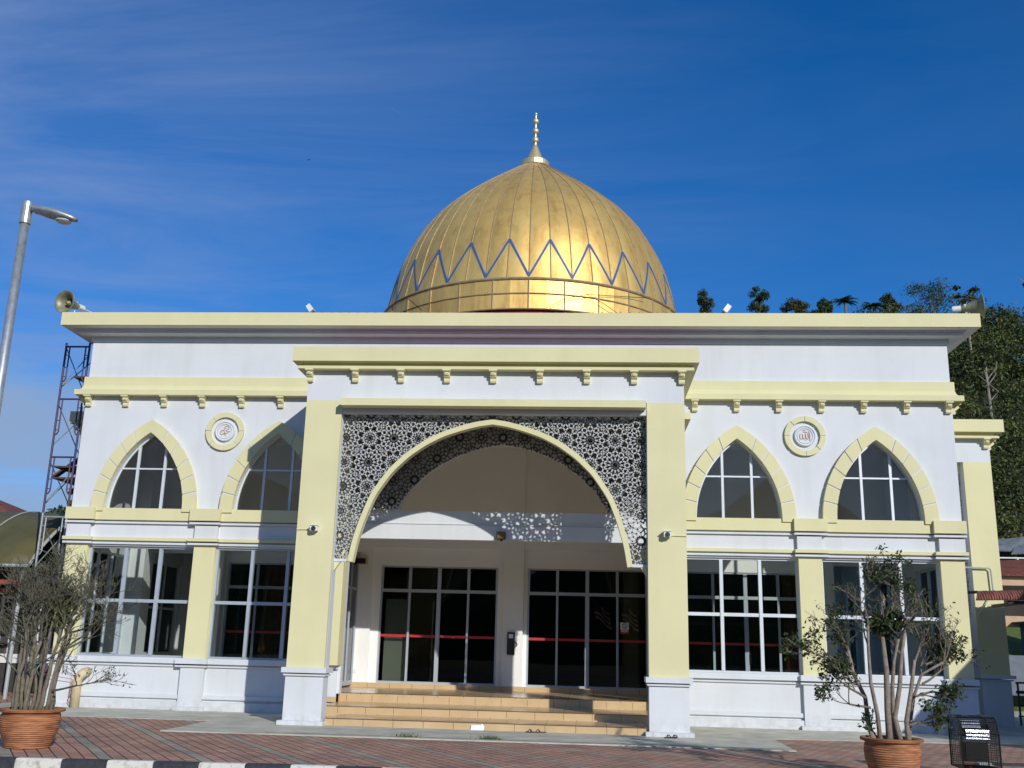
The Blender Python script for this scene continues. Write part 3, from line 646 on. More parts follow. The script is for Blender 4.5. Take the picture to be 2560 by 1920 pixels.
# glazed doors in the hall front
def door_set(x0, x1, doors=(2,)):
    n = 4; z0, z1, zt = .70, 4.42, 3.62; y = D+.04
    fr = MB(); pw = (x1-x0)/n; t = .05
    fr.box(x0, x1, y, y+.12, z1-t, z1); fr.box(x0, x1, y, y+.12, z0, z0+.06); fr.box(x0, x1, y-.02, y+.12, zt-.05, zt+.05)
    for i in range(n+1):
        xx = x0+pw*i; wd = .035 if i not in (0, n) else .03; wd = .065 if i == 2 else wd
        xx = min(max(xx, x0+.03), x1-.03)
        fr.box(xx-wd, xx+wd, y-.01, y+.11, z0+.06, zt-.05); fr.box(xx-max(wd, .05)*.9, xx+max(wd, .05)*.9, y-.01, y+.11, zt+.05, z1-t)
    o = fr.build('door', M['alu'], mosque)
    p = MB(); p.box(x0+.02, x1-.02, y+.06, y+.066, z0+.03, z1-.03); p.build('pane', M['glassdoor'], o)
    rs = MB()
    for i in range(n): rs.box(x0+pw*i+.05, x0+pw*(i+1)-.05, y+.048, y+.054, 2.14, 2.22)
    rs.build('warning_strip', M['redstrip'], o)
    hd = MB(); xm = x0+pw*2
    for dx in (-.09, .09):
        hd.tube([(xm+dx, y-.01, 1.55), (xm+dx, y-.06, 1.58), (xm+dx, y-.06, 1.9), (xm+dx, y-.01, 1.93)], .012, 6)
    hd.build('handle', M['black'], o)
for a, b in sets: door_set(a, b)
# side partitions of the porch
for s in (-1, 1):
    fr = MB(); x = s*5.12; a, b = x-.04, x+.04
    for y in (.45, 1.6, 2.75, 3.9, 4.78): fr.box(a, b, y-.04, y+.04, .70, 4.75)
    fr.box(a+.005, b-.005, .45, 4.8, .62, .76); fr.box(a+.005, b-.005, .45, 4.8, 3.58, 3.66); fr.box(a+.005, b-.005, .45, 4.8, 4.68, 4.8)
    o = fr.build('partition', M['alu'], mosque)
    p = MB(); p.box(x-.004, x+.004, .45, 4.8, .7, 4.7); p.build('pane', M['glassdoor'], o)
for s in (-1, 1):
    iw2 = MB(); a, b = sorted((s*5.05, s*5.2)); iw2.box(a, b, T, D-.14, 4.81, 8.3); iw2.build('lobby_wall', M['inner'], mosque)

# steps
sp = MB()
sp.box(-3.80, 3.80, -3.62, -1.85, -.01, .158)
sp.box(-4.42, 4.42, -1.85, .5, -.01, .335)
sp.box(-4.42, 4.42, .5, D, -.01, .56); sp.box(-5.2, -4.42, T, D, 0, .56); sp.box(4.42, 5.2, T, D, 0, .56)
sp.box(-4.42, 4.42, -3.55, -1.85, -.02, .10)
sp.build('steps', M['step'], mosque)
dr = MB(); dr.box(-5.2, 5.2, D-.22, D, .56, .698); dr.box(-4.72, -4.42, -.075, .26, .335, .47); dr.box(4.42, 4.72, -.075, .26, .335, .47); dr.build('skirting', M['step'], mosque)
ns = MB()
for (a, y, z) in ((3.80, -3.62, .158), (4.42, -1.85, .335), (4.42, .5, .56)): ns.box(-a, a, y-.018, y+.06, z, z+.008)
ns.build('nosing', M['plank'], mosque)

# ------------------------------------------------------------------ centre arch wall (second arch, y=0) and lattice screens
FO = [(0, 7.49), (.4, 7.43), (.81, 7.32), (1.27, 7.165), (1.73, 6.93), (2.18, 6.61), (2.62, 6.18), (3.04, 5.55), (3.28, 4.9), (3.43, 4.36), (3.51, 3.87)]
def curve_z(dx, tab=FO, dz=0.):
    dx = abs(dx)
    for (a, za), (b, zb) in zip(tab[:-1], tab[1:]):
        if dx <= b: return za+(zb-za)*(dx-a)/(b-a)+dz
    return -1
bm_ = MB()
bm_.box(-4.42, 4.42, -.02, T, 4.80, 5.21); bm_.box(-4.42, 4.42, .0, T, 5.21, 5.60)
bm_.box(-4.42, 4.42, -.035, .0, 5.225, 5.25)
bm_.build('beam', M['white'], mosque)
aw = MB(); n = 40; X2 = 2.95
xs2 = [-4.42, -X2]+[-X2+2*X2*i/n for i in range(1, n)]+[X2, 4.42]
def cz2(x): return curve_z(x, FO, .07) if abs(x) <= X2 else 5.6
for xa, xb in zip(xs2[:-1], xs2[1:]):
    mid = abs((xa+xb)/2); la, lb = (cz2(xa), cz2(xb)) if mid < X2 else (5.6, 5.6)
    aw.add([(xa, .0, la), (xb, .0, lb), (xb, .0, 8.9), (xa, .0, 8.9), (xa, T, la), (xb, T, lb), (xb, T, 8.9), (xa, T, 8.9)], [(0, 1, 2, 3), (4, 7, 6, 5), (0, 4, 5, 1)])
aw.add([(-X2, 0, 5.6), (-X2, T, 5.6), (-X2, T, cz2(X2)), (-X2, 0, cz2(X2))], [(0, 1, 2, 3)]); aw.add([(X2, 0, 5.6), (X2, T, 5.6), (X2, T, cz2(X2)), (X2, 0, cz2(X2))], [(0, 1, 2, 3)])
aw.build('inner_arch_wall', M['white'], mosque)

def lattice_segments(u0, u1, v0, v1, ou, ov, a=.625):
    """islamic star lattice: twelve-point and eight-point rosettes on a chequer of pitch a"""
    S = []
    def P(c, r, ang): return (c[0]+r*math.cos(ang), c[1]+r*math.sin(ang))
    iu0, iu1 = int((u0-ou)/a)-1, int((u1-ou)/a)+1; iv0, iv1 = int((v0-ov)/a)-1, int((v1-ov)/a)+1
    for i in range(iu0, iu1+1):
        for j in range(iv0, iv1+1):
            c = (ou+i*a, ov+j*a); big = (i+j) % 2 == 0
            n = 12 if big else 8; Rr = .607*a if big else .393*a
            hs_, hi_ = (.33*Rr, .22*Rr) if big else (.36*Rr, .25*Rr)
            st_ = 2*PI/n
            for k_ in range(n):
                t = k_*st_
                o = P(c, hs_, t+st_/2); i1 = P(c, hi_, t); i2 = P(c, hi_, t+st_)
                S += [(i1, o), (o, i2)]
                q1 = P(c, .63*Rr, t+st_*.0+st_*.06); q2 = P(c, .63*Rr, t-st_*.06)
                tip = P(c, Rr, t)                       # edge mid-point
                kn = P(c, .80*Rr, t+st_/2)              # petal shoulder
                kn0 = P(c, .80*Rr, t-st_/2)
                sp_ = P(c, .55*Rr, t)
                S += [(i1, sp_), (sp_, kn), (sp_, kn0), (kn, tip), (kn0, tip)] if big else [(i1, tip), (sp_, kn), (sp_, kn0)]
                if big and k_ % 3 != 0:
                    # continue past the edge into the gap between rosettes
                    d = 1 if k_ % 3 == 1 else -1
                    e = P(tip, .30*Rr, t+d*math.radians(28)); S.append((tip, e))
                    e = P(tip, .33*Rr, t-d*math.radians(40)); S.append((tip, e))
            if big:
                g4 = []
                for k_ in range(4):
                    cg = (c[0]+a/2, c[1]+a/2)
                if True:
                    cg = (c[0]+a*.5, c[1]+a*.5); rr = .085*a
                    for k_ in range(4):
                        S.append((P(cg, rr, k_*PI/2), P(cg, rr, (k_+1)*PI/2)))
                    cg = (c[0]-a*.5, c[1]+a*.5)
                    for k_ in range(4):
                        S.append((P(cg, rr, k_*PI/2), P(cg, rr, (k_+1)*PI/2)))
    return S
def lattice_mb(S, inside, mapf, wd, th):
    m = MB(); nrm = Vector(mapf(0, 0, 1))-Vector(mapf(0, 0, 0))
    for a, b in S:
        ia, ib = inside(*a), inside(*b)
        if not ia and not ib: continue
        if ia != ib:
            lo, hi = (a, b) if ia else (b, a)
            x, y = lo, hi
            for _ in range(5):
                mid = ((x[0]+y[0])/2, (x[1]+y[1])/2)
                if inside(*mid): x = mid
                else: y = mid
            a, b = lo, x
        dx, dy = b[0]-a[0], b[1]-a[1]; ln = math.hypot(dx, dy)
        if ln < .012: continue
        px, py = -dy/ln*wd/2, dx/ln*wd/2; ex, ey = dx/ln*wd*.35, dy/ln*wd*.35
        c4 = [(a[0]-ex+px, a[1]-ey+py), (a[0]-ex-px, a[1]-ey-py), (b[0]+ex-px, b[1]+ey-py), (b[0]+ex+px, b[1]+ey+py)]
        v = [mapf(x, y, 0) for x, y in c4]+[mapf(x, y, th) for x, y in c4]
        m.add(v, [(0, 1, 2, 3), (7, 6, 5, 4), (0, 4, 5, 1), (2, 6, 7, 3), (1, 5, 6, 2), (3, 7, 4, 0)])
    return m

portal = sub('portal', mosque)
# front screen
S = lattice_segments(-3.9, 3.9, 3.88, 7.65, -3.16, 6.37)
def in_front(x, z): return abs(x) < 3.86 and 3.93 < z < 7.63 and (abs(x) > 3.5 or z > curve_z(x)+.0)
lattice_mb(S, in_front, lambda x, z, t: (x, -3.49+t, z), .034, .075).build('lattice_screen', M['lattice'], portal)
S = lattice_segments(-4.4, 4.4, 5.5, 8.3, -2.52, 6.46)
def in_back(x, z): return abs(x) < 4.40 and 5.62 < z < 8.25 and (abs(x) > 3.4 or z > curve_z(x, FO, .02))
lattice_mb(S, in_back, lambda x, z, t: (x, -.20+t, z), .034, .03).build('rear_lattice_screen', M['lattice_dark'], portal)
# yellow arch band
ab = MB(); nb = 60
pts = []
tab = FO
for i in range(nb+1):
    t = i/nb
    # parametrise by table index for even spacing
    q = t*(len(tab)-1); k_ = min(int(q), len(tab)-2); f = q-k_
    pts.append((tab[k_][0]+(tab[k_+1][0]-tab[k_][0])*f, tab[k_][1]+(tab[k_+1][1]-tab[k_][1])*f))
outl = [(-x, z) for x, z in pts[::-1]]+pts[1:]
def smooth(p):
    for _ in range(3):
        p = [p[0]]+[((p[i-1][0]+2*p[i][0]+p[i+1][0])/4, (p[i-1][1]+2*p[i][1]+p[i+1][1])/4) if abs(p[i][0]) > .12 else p[i] for i in range(1, len(p)-1)]+[p[-1]]
    return p
outl = smooth(outl); n_ = len(outl)
def band(mb, line, wd, y0, y1):
    o = []
    for i, (x, z) in enumerate(line):
        a = line[max(i-1, 0)]; b = line[min(i+1, len(line)-1)]
        tx, tz = b[0]-a[0], b[1]-a[1]; l_ = math.hypot(tx, tz); nx, nz = tz/l_, -tx/l_
        o.append((x+nx*wd, z+nz*wd))
    n = len(line); B = len(mb.v)
    mb.v += [(x, y0, z) for x, z in line]+[(x, y0, z) for x, z in o]+[(x, y1, z) for x, z in line]+[(x, y1, z) for x, z in o]
    for i in range(n-1):
        mb.f += [(B+i, B+i+1, B+n+i+1, B+n+i), (B+2*n+i, B+3*n+i, B+3*n+i+1, B+2*n+i+1), (B+i, B+2*n+i, B+2*n+i+1, B+i+1), (B+n+i, B+n+i+1, B+3*n+i+1, B+3*n+i)]
    mb.f += [(B, B+n, B+3*n, B+2*n), (B+n-1, B+3*n-1, B+4*n-1, B+2*n-1)]
band(ab, outl, .13, -3.60, -3.34); ab.build('arch_band', M['yellow'], portal)

# portal masonry
pw_ = MB(); py_ = MB()
P_, Pi = 4.8, 3.87; yf, yb2 = -3.74, -3.27
pw_.box(-P_, P_, yf, yb2, 7.92, 8.95); pw_.box(-P_, -4.3, yb2, 0, 7.92, 8.95); pw_.box(4.3, P_, yb2, 0, 7.92, 8.95)
pw_.box(-Pi, Pi, yf+.03, yb2, 7.60, 7.92)
for s in (-1, 1):
    a, b = sorted((s*Pi, s*P_))
    py_ = MB(); py_.box(a, b, yf, yb2, 1.31, 7.92); py_.build('pier', M['yellow'], portal)
    py_ = MB(); a2, b2 = sorted((s*4.33, s*P_)); py_.box(a2, b2, -.5, 0, 1.31, 7.92); py_.build('rear_pier', M['yellow'], portal)
    # pedestals
    pw_.box(a, b, yf, yb2, .09, 1.12); pw_.box(a-.09, b+.09, yf-.15, yb2+.15, 0, .095)
    pw_.box(a-.045, b+.045, yf-.06, yb2+.06, 1.12, 1.16); pw_.box(a-.08, b+.08, yf-.13, yb2+.13, 1.19, 1.312); pw_.box(a-.01, b+.01, yf-.02, yb2+.02, 1.16, 1.19)
    # inner reveal of pier, white
    w0, w1 = sorted((s*(Pi-.004), s*Pi)); pw_.box(w0, w1, yf+.12, yb2, 1.312, 7.64)
    # pier 2 (at the wall line) plinth
    c0, c1 = sorted((s*4.42, s*4.98)); pw_.box(c0, c1, -.08, T, .47, 1.15); pw_.box(min(c0, c1)-.02, max(c0, c1)+.02, -.14, T+.02, 1.2, 1.387)
    # white ledge blocks carrying the arch foot
    e0, e1 = sorted((s*3.5, s*Pi)); pw_.box(e0, e1, -3.54, -3.40, 3.86, 3.93)
    w0, w1 = sorted((s*4.34, s*4.42)); pw_.box(w0, w1, -.02, T, .56, 4.8)
pw_.build('portal_wall', M['white'], portal)
# brackets below the ledge
for s in (-1, 1): bk = MB(); bk.prism([(s*3.86, 3.86), (s*3.70, 3.86), (s*3.86, 3.62)], 'y', -3.52, -3.42); bk.build('bracket', M['yellow'], portal)
cp = MB(); cp.box(-3.83, 3.83, yf-.34, yf-.0, 7.72, 7.90)
for s in (-1, 1):
    a, b = sorted((s*P_, s*(P_+.24))); cp.box(a, b, -2.9, -.35, 7.70, 7.88)
cp.build('hood', M['yellow'], portal)
pc = MB(); ring(pc, -P_, P_, yf, 0, [(0, 8.70), (.24, 8.70), (.24, 8.775), (.12, 8.785), (.12, 8.86), (.30, 8.865), (.30, 9.0), (0, 9.0)], 'flr')
ring(pc, -P_, P_, yf, 0, [(.0, 8.872), (.36, 8.872), (.36, 9.25), (.0, 9.25)], 'flr'); pc.build('portal_cornice', M['yellow'], portal)
pr = MB(); pr.box(-P_-.3, P_+.3, yf-.3, 0, 9.251, 9.262); pr.build('portal_roof', M['redmetal'], portal)
for i in range(9): place_corbel(-4.74+i*1.185, yf, 8.70, 0, portal)
# side screens of the portal (arched lattice between the piers)
for s in (-1, 1):
    Ss = lattice_segments(-3.3, 0, 3.9, 7.9, -1.66, 6.37, .625)
    def ins(y, z): 
        return -3.25 < y < -.5 and 3.95 < z < 7.88 and (abs(y+1.88) > 1.28 or z > 3.95+math.sqrt(max(0, 1-((y+1.88)/1.30)**2))*2.9)
    lattice_mb(Ss, ins, lambda y, z, t, s=s: (s*(4.62+t), y, z), .030, .03).build('side_lattice_screen', M['lattice'], portal)

# ------------------------------------------------------------------ medallions
def medallion(cx, cz, glyph, label, kind):
    t = thing('medallion', label, 'medallion', (cx, 0, cz), 'round calligraphy medallions on the front wall')
    m = MB()
    for k_ in range(8):
        a0 = k_*PI/4+.03+PI/8*0; a1 = (k_+1)*PI/4-.03; n = 6
        o = [(.57*math.cos(a0+(a1-a0)*i/n), .57*math.sin(a0+(a1-a0)*i/n)) for i in range(n+1)]
        i_ = [(.42*math.cos(a1+(a0-a1)*i/n), .42*math.sin(a1+(a0-a1)*i/n)) for i in range(n+1)]
        m.prism(o+i_, 'y', -.09, 0)
    m.build('ring', M['yellow'], t)
    m = MB(); m.lathe([(.425, 0), (.425, .07), (.565, .07), (.565, 0)], n=64, M_=Matrix.Rotation(PI/2, 3, 'X')); m.build('ring_backing', M['white'], t)
    m = MB(); Rx = Matrix.Rotation(PI/2, 3, 'X')
    m.lathe([(.0, .0), (.0, .05), (.20, .05), (.215, .075), (.235, .055), (.255, .055), (.275, .085), (.295, .07), (.30, 0)], n=48, M_=Rx); m.build('disc', M['white'], t, smooth=False)
    m = MB()
    if kind == 0: k_, c0, strokes = 1/820, (835, 830), [[(812, 790), (828, 722), (880, 690), (930, 728), (926, 768), (850, 818), (958, 836), (862, 886), (828, 862), (808, 800)], [(832, 862), (790, 902), (742, 916), (722, 882), (735, 830), (792, 800)], [(815, 866), (862, 936)], [(850, 752), (864, 760)]]
    else: k_, c0, strokes = 1/1000, (835, 850), [[(950, 720), (966, 850), (965, 985)], [(918, 775), (932, 900), (896, 948), (862, 905), (850, 780)], [(850, 780), (846, 915), (808, 948), (778, 905), (764, 795)], [(778, 900), (742, 938), (702, 938), (688, 850), (706, 795)], [(780, 705), (852, 682)], [(800, 748), (828, 735), (850, 750), (872, 735), (905, 745)], [(840, 968), (852, 978)]]
    for st_ in strokes: m.tube([((x-c0[0])*k_, -.056, -(y-c0[1])*k_) for x, y in st_], .0115, 6)
    m.build('lettering', M['brown'], t)
    return t
medallion(-8.24, 7.84, '\uFDF4', 'round medallion in yellow ring with interlaced brown calligraphy on the left wing', 0)
medallion(8.51, 7.88, '\uFDF2', 'round medallion in yellow ring with upright brown calligraphy on the right wing', 1)

# ------------------------------------------------------------------ dome
DC = (0, 12.3)
dome = sub('dome', mosque)
PR = [(6.15, 14.88), (6.00, 15.6), (5.79, 16.5), (5.53, 17.3), (5.15, 18.1), (4.60, 19.0), (3.90, 19.8), (3.11, 20.5), (2.35, 21.1), (1.67, 21.6), (1.12, 22.0), (.62, 22.35)]
def cr_spline(P, n=5):
    out = []
    for i in range(len(P)-1):
        p0, p1, p2, p3 = P[max(i-1, 0)], P[i], P[i+1], P[min(i+2, len(P)-1)]
        for k_ in range(n):
            t = k_/n
            out.append(tuple(.5*((2*p1[d])+(-p0[d]+p2[d])*t+(2*p0[d]-5*p1[d]+4*p2[d]-p3[d])*t*t+(-p0[d]+3*p1[d]-3*p2[d]+p3[d])*t**3) for d in (0, 1)))
    return out+[P[-1]]
PS = cr_spline(PR)
def rz(z):
    for (r0, z0), (r1, z1) in zip(PS[:-1], PS[1:]):
        if z0 <= z <= z1: return r0+(r1-r0)*(z-z0)/(z1-z0)
    return 6.15
PH = math.radians(2.1)
def dp(r, ang, z): return (DC[0]+r*math.sin(ang), DC[1]-r*math.cos(ang), z)
# sheet metal gores, each its own island so that sheets differ a little
sh = MB()
for g_ in range(48):
    a0 = PH+g_*PI/24; B = len(sh.v); n = 4
    for r, z in PS:
        for q in range(n+1):
            a_ = a0+PI/24*q/n; bulge = 1+.0035*math.sin(PI*q/n)*min(1, r/3)
            sh.v.append(dp(r*bulge, a_, z))
    for i in range(len(PS)-1):
        for q in range(n): sh.f.append((B+i*(n+1)+q, B+i*(n+1)+q+1, B+(i+1)*(n+1)+q+1, B+(i+1)*(n+1)+q))
sh.build('dome_shell', M['gold'], dome, smooth=True)
rb = MB()
for g_ in range(48):
    a_ = PH+g_*PI/24; rb.tube([dp(r+.012, a_, z) for r, z in PS[::3]+[PS[-1]]], [.022]*(len(PS[::3])+1), 4)
rb.build('seam', M['seam'], dome)
zg = MB()
for g_ in range(24):
    av = PH+g_*PI/12
    for s in (-1, 1):
        n = 8; B = len(zg.v)
        for i in range(n+1):
            t = i/n; z = 15.04+(16.64-15.04)*t; a_ = av+s*PI/24*t; r = rz(z)+.02
            wd = .075/r*.6
            for da in (-wd, wd): zg.v.append(dp(r+.012, a_+da, z)); zg.v.append(dp(r-.03, a_+da, z))
        for i in range(n):
            q = B+4*i; zg.f += [(q, q+2, q+6, q+4), (q, q+4, q+5, q+1), (q+2, q+3, q+7, q+6)]
zg.build('zigzag_trim', M['bluestrip'], dome)
dm = MB()
for g_ in range(30):
    a0 = PH+math.radians(0)+g_*PI/15
    for z0, z1 in ((13.72, 14.30), (14.32, 14.86)):
        B = len(dm.v)
        for q in range(3):
            a_ = a0+PI/15*q/2*.992; dm.v += [dp(6.28, a_, z0), dp(6.28, a_, z1)]
        for q in range(2): dm.f.append((B+2*q, B+2*q+1, B+2*q+3, B+2*q+2))
dm.build('drum', M['gold'], dome)
dr_ = MB()
for g_ in range(30): a_ = PH+g_*PI/15; dr_.tube([dp(6.29, a_, 13.72), dp(6.29, a_, 14.86)], .025, 4)
for z, r in ((14.31, 6.29), (14.87, 6.30), (13.72, 6.30), (14.93, 6.20)):
    dr_.tube([dp(r, PI*2*i/90, z) for i in range(91)], .028 if z < 14.8 else .04, 5, False)
dr_.build('drum_frame', M['seam'], dome)
rd = MB(); rd.lathe([(6.18, 12.2), (6.18, 13.75), (6.27, 13.75)], (0, 12.3, 0), 60); rd.build('drum_base', M['redmetal'], dome)
fn = MB()
fn.lathe([(.0, 22.30), (.64, 22.38), (.64, 22.60), (.60, 22.64), (.40, 22.67), (.36, 22.80), (.14, 23.36), (.075, 23.5), (.07, 23.6)], (0, 12.3, 0), 32)
def ball(z, r, n=10): return [(r*math.sin(PI*i/n)+.0, z-r*math.cos(PI*i/n)) for i in range(1, n)]
fn.lathe([(.05, 23.5)]+ball(23.74, .15)+[(.05, 23.92), (.05, 24.02)]+ball(24.18, .15)+[(.05, 24.36), (.05, 24.5)]+ball(24.66, .145)+[(.045, 24.82), (.045, 24.95)]+ball(25.02, .075)+[(.0, 25.1)], (0, 12.3, 0), 20)
fn.build('finial', M['gold_trim'], dome)
# red roof around the drum
rr = MB()
o8 = [(-6.9, 3.0), (6.9, 3.0), (9.3, 5.4), (9.3, 19.2), (6.9, 21.6), (-6.9, 21.6), (-9.3, 19.2), (-9.3, 5.4)]
i8 = []
for k_ in range(8):
    a_ = math.radians(-112.5+45*k_); i8.append((6.7*math.cos(a_), 12.3+6.7*math.sin(a_)))
B = 0; rr.v += [(x, y, 12.55) for x, y in o8]+[(x, y, 12.85) for x, y in i8]+[(x, y, 12.45) for x, y in o8]
for k_ in range(8): rr.f += [(k_, (k_+1) % 8, (k_+1) % 8+8, k_+8), (k_, k_+16, (k_+1) % 8+16, (k_+1) % 8)]
rr.f.append(tuple(range(16, 24)))
for i in range(46):
    x = -6.75+13.5*i/45; rr.tube([(x, 2.97, 12.54), (x*.93, 4.2, 12.54+.14)], .03, 5)
rr.build('dome_roof', M['redmetal'], mosque)
ru = MB(); ru.box(-8.6, 8.6, 3.6, 21, 11.1, 12.46); ru.build('roof_plinth', M['inner'], mosque)
for s in (-1, 1):
    gc = MB(); gc.obox((s*6.85, 2.85, 12.52), (s*.17, .1, .24), (0, .5, .0), (s*-.12, 0, .10) if s > 0 else (.12, 0, .10)); gc.build('gutter_end', M['offwhite'], mosque)
# cable and bracket draped over the drum
cb_ = MB()
cb_.tube([dp(6.45, math.radians(8), 13.72), dp(6.47, math.radians(14), 14.1), dp(6.47, math.radians(21), 14.35), dp(6.47, math.radians(27), 14.1), dp(6.45, math.radians(34), 13.75)], .012, 4)
cb_.tube([dp(6.47, math.radians(21), 14.35), dp(6.5, math.radians(45), 14.72)], .012, 4)
cb_.build('cable', M['black'], dome); cb_ = MB(); cb_.tube([dp(6.5, math.radians(-52), 14.75), dp(6.48, math.radians(-44), 14.7), dp(6.48, math.radians(-36), 14.0)], .015, 4)
cb_.build('cable', M['black'], dome)

# ------------------------------------------------------------------ side portals
for s in (-1, 1):
    sp_ = sub('side_portal', mosque)
    sw = MB(); Y0, Y1, X1 = 3.8, 13.4, (15.02 if s > 0 else 14.55)
    def B(mb, a, b, *r_): a, b = sorted((s*a, s*b)); mb.box(a, b, *r_)
    B(sw, W, X1, Y0, Y1, 7.9, 9.0); B(sw, X1-.85, X1, Y0, Y0+.85, .3, 1.30); B(sw, X1-.85, X1, Y1-.85, Y1, .3, 1.3); B(sw, W, X1, Y0, Y1, 0, .3)
    B(sw, X1-.90, X1+.06, Y0-.07, Y0+.9, 1.30, 1.335); B(sw, X1-.93, X1+.11, Y0-.13, Y0+.95, 1.36, 1.46)
    B(sw, X1-.855, X1-.848, Y0+.03, Y0+.85, 1.46, 7.9)
    sw.build('side_portal_wall', M['white'], sp_)
    for y in (Y0, Y1-.85): m = MB(); B(m, X1-.848, X1, y, y+.85, 1.46 if y == Y0 else 1.3, 7.9); m.build('side_portal_pier', M['yellow'], sp_)
    m = MB(); B(m, W, X1-.82, Y0+.25, Y0+.5, 7.55, 7.9); m.build('lintel', M['yellow'], sp_)
    m = MB(); ring(m, min(s*W, s*X1), max(s*W, s*X1), Y0, Y1, [(0, 8.63), (.24, 8.63), (.24, 8.70), (.14, 8.71), (.14, 8.80), (.36, 8.805), (.36, 9.2), (0, 9.2)], 'frb' if s > 0 else 'flb'); m.build('side_portal_cornice', M['yellow'], sp_)
    place_corbel(s*(X1-.12), Y0, 8.63, 0, sp_); place_corbel(s*(X1-1.32), Y0, 8.63, 0, sp_); place_corbel(s*X1, Y0+.2, 8.63, s*PI/2, sp_)
    Ss = lattice_segments(12.6, 14.2, 1.5, 7.6, 13.9, 6.37)
    lattice_mb(Ss, lambda x, z: 12.7 < x < X1-.87 and 3.2 < z < 7.5, lambda x, z, t, s=s: (s*x, Y0+.35+t, z), .03, .03).build('side_portal_screen', M['lattice'], sp_)
    if s > 0: bx = MB(); bx.box(12.9, 14.1, Y0+.6, Y0+1.6, .3, 2.9); bx.build('side_portal_block', M['white'], sp_)
ac = MB(); ac.tube([(13.6, 3.70, 4.62), (14.62, 3.70, 4.61), (14.68, 3.70, 4.56), (14.70, 3.70, 3.9)], .025, 6); ac.build('conduit', M['palepipe'], sp_)
ac = MB(); ac.tube([(14.55, 3.72, 3.7), (14.22, 3.72, 3.15)], .018, 5); ac.build('stay', M['palepipe'], sp_)

# ------------------------------------------------------------------ fittings on the building (things of their own)
def cctv(s, label):
    t = thing('security_camera', label, 'security camera', (s*4.33, -3.74, 4.62), 'security cameras on the portal piers')
    m = MB(); m.box(-.05, .05, -.05, 0, -.03, .09); m.box(-.085, .085, -.20, -.04, -.05, .075); m.box(-.10, .10, -.23, -.03, .075, .09); m.build('housing', M['offwhite'], t)
    m = MB(); m.lathe([(0, 0), (.0, .03), (.045, .03), (.06, .0), (.06, -.02)], (-s*.0, -.21, .0), 16, Matrix.Rotation(PI/2, 3, 'X')); m.build('lens', M['dark'], t)
    m = MB(); m.tube([(s*.05, -.02, .0), (s*.47, -.02, -.01)], .014, 6); m.build('conduit', M['yellow'], t)
cctv(-1, 'small white security camera on the left yellow pier of the portal')
cctv(1, 'small white security camera on the right yellow pier of the portal')

t = thing('floodlight', 'small amber glass floodlight fixed to the white beam over the entrance', 'floodlight', (-.0, -.02, 4.93))
m = MB(); m.box(-.12, .12, -.16, -.03, -.10, .10); m.prism([(-.16, .10), (-.03, .12), (-.03, -.12), (-.16, -.10)], 'x', -.125, -.12); m.build('housing', M['dark'], t)
m = MB(); m.box(-.105, .105, -.175, -.16, -.085, .085); m.build('lens', M['amber'], t)
m = MB(); m.box(-.03, .03, -.03, .02, -.15, -.05); m.build('bracket', M['dark'], t)

t = thing('exit_lamp', 'dark rectangular lamp box on the shaded wall left of the doors', 'lamp', (-5.0, D-.14, 4.53))
m = MB(); m.box(-.20, .20, -.16, 0, -.11, .11); m.prism([(-.22, .11), (.22, .11), (.16, .16), (-.16, .16)], 'y', -.18, 0); m.build('housing', M['tanpipe'], t)
m = MB(); m.box(-.16, .15, -.172, -.16, -.085, .085); m.build('lens', M['dark'], t)

t = thing('fire_hose_box', 'tall narrow black box with a white square label on the middle pier', 'wall box', (.0, D-.22, 2.02))
m = MB(); m.box(-.12, .12, -.10, 0, -.35, .35); m.build('box', M['dark'], t)
m = MB(); m.box(-.07, .07, -.106, -.10, .16, .29); m.build('label_plate', M['paper'], t)
m = MB(); m.tube([(.12, -.05, .06), (.18, -.05, .03), (.20, -.05, -.03), (.17, -.05, -.09), (.12, -.05, -.11)], .014, 6); m.build('handle', M['dark'], t)

t = thing('notice', 'white and red prohibition notice with crossed phone on the right door glass', 'notice', (3.62, D+.02, 2.60))
m = MB(); m.box(-.135, .135, -.004, .0, -.06, .16); m.build('panel', M['paper'], t)
m = MB(); m.box(-.135, .135, -.0045, .0, -.19, -.0605); m.build('caption_panel', M['signred'], t)
m = MB(); c_ = (0, .055)
m.tube([(c_[0]+.082*math.cos(2*PI*i/28), -.006, c_[1]+.082*math.sin(2*PI*i/28)) for i in range(29)], .008, 4, False)
m.tube([(-.058, -.006, .113), (.058, -.006, -.003)], .008, 4)
for a_, b_ in (((-.028, .10), (.028, .10)), ((.028, .10), (.028, .005)), ((.028, .005), (-.028, .005)), ((-.028, .005), (-.028, .10))): m.tube([(a_[0], -.005, a_[1]), (b_[0], -.005, b_[1])], .005, 4)
m.build('symbol', M['ink'], t)
def text_part(body, size, loc, mt, parent, name='lettering'):
    cu = bpy.data.curves.new(name, 'FONT'); cu.body = body; cu.size = size; cu.extrude = .001; cu.align_x = 'CENTER'; cu.align_y = 'CENTER'
    o = bpy.data.objects.new(name, cu); C.objects.link(o); bpy.context.view_layer.update()
    me = bpy.data.meshes.new_from_object(o.evaluated_get(bpy.context.evaluated_depsgraph_get())); bpy.data.objects.remove(o)
    for v in me.vertices: v.co = Vector((v.co.x, -v.co.z, v.co.y))
    me.materials.clear(); me.materials.append(mt); o = bpy.data.objects.new(name, me); C.objects.link(o); o.parent = parent; o.location = loc
m = MB(); m.box(-.115, .115, -.0065, -.0046, -.098, -.082); m.box(-.115, .115, -.0065, -.0046, -.125, -.109); m.box(-.04, .04, -.0065, -.0046, -.158, -.148); m.build('caption_lines', M['paper'], t)

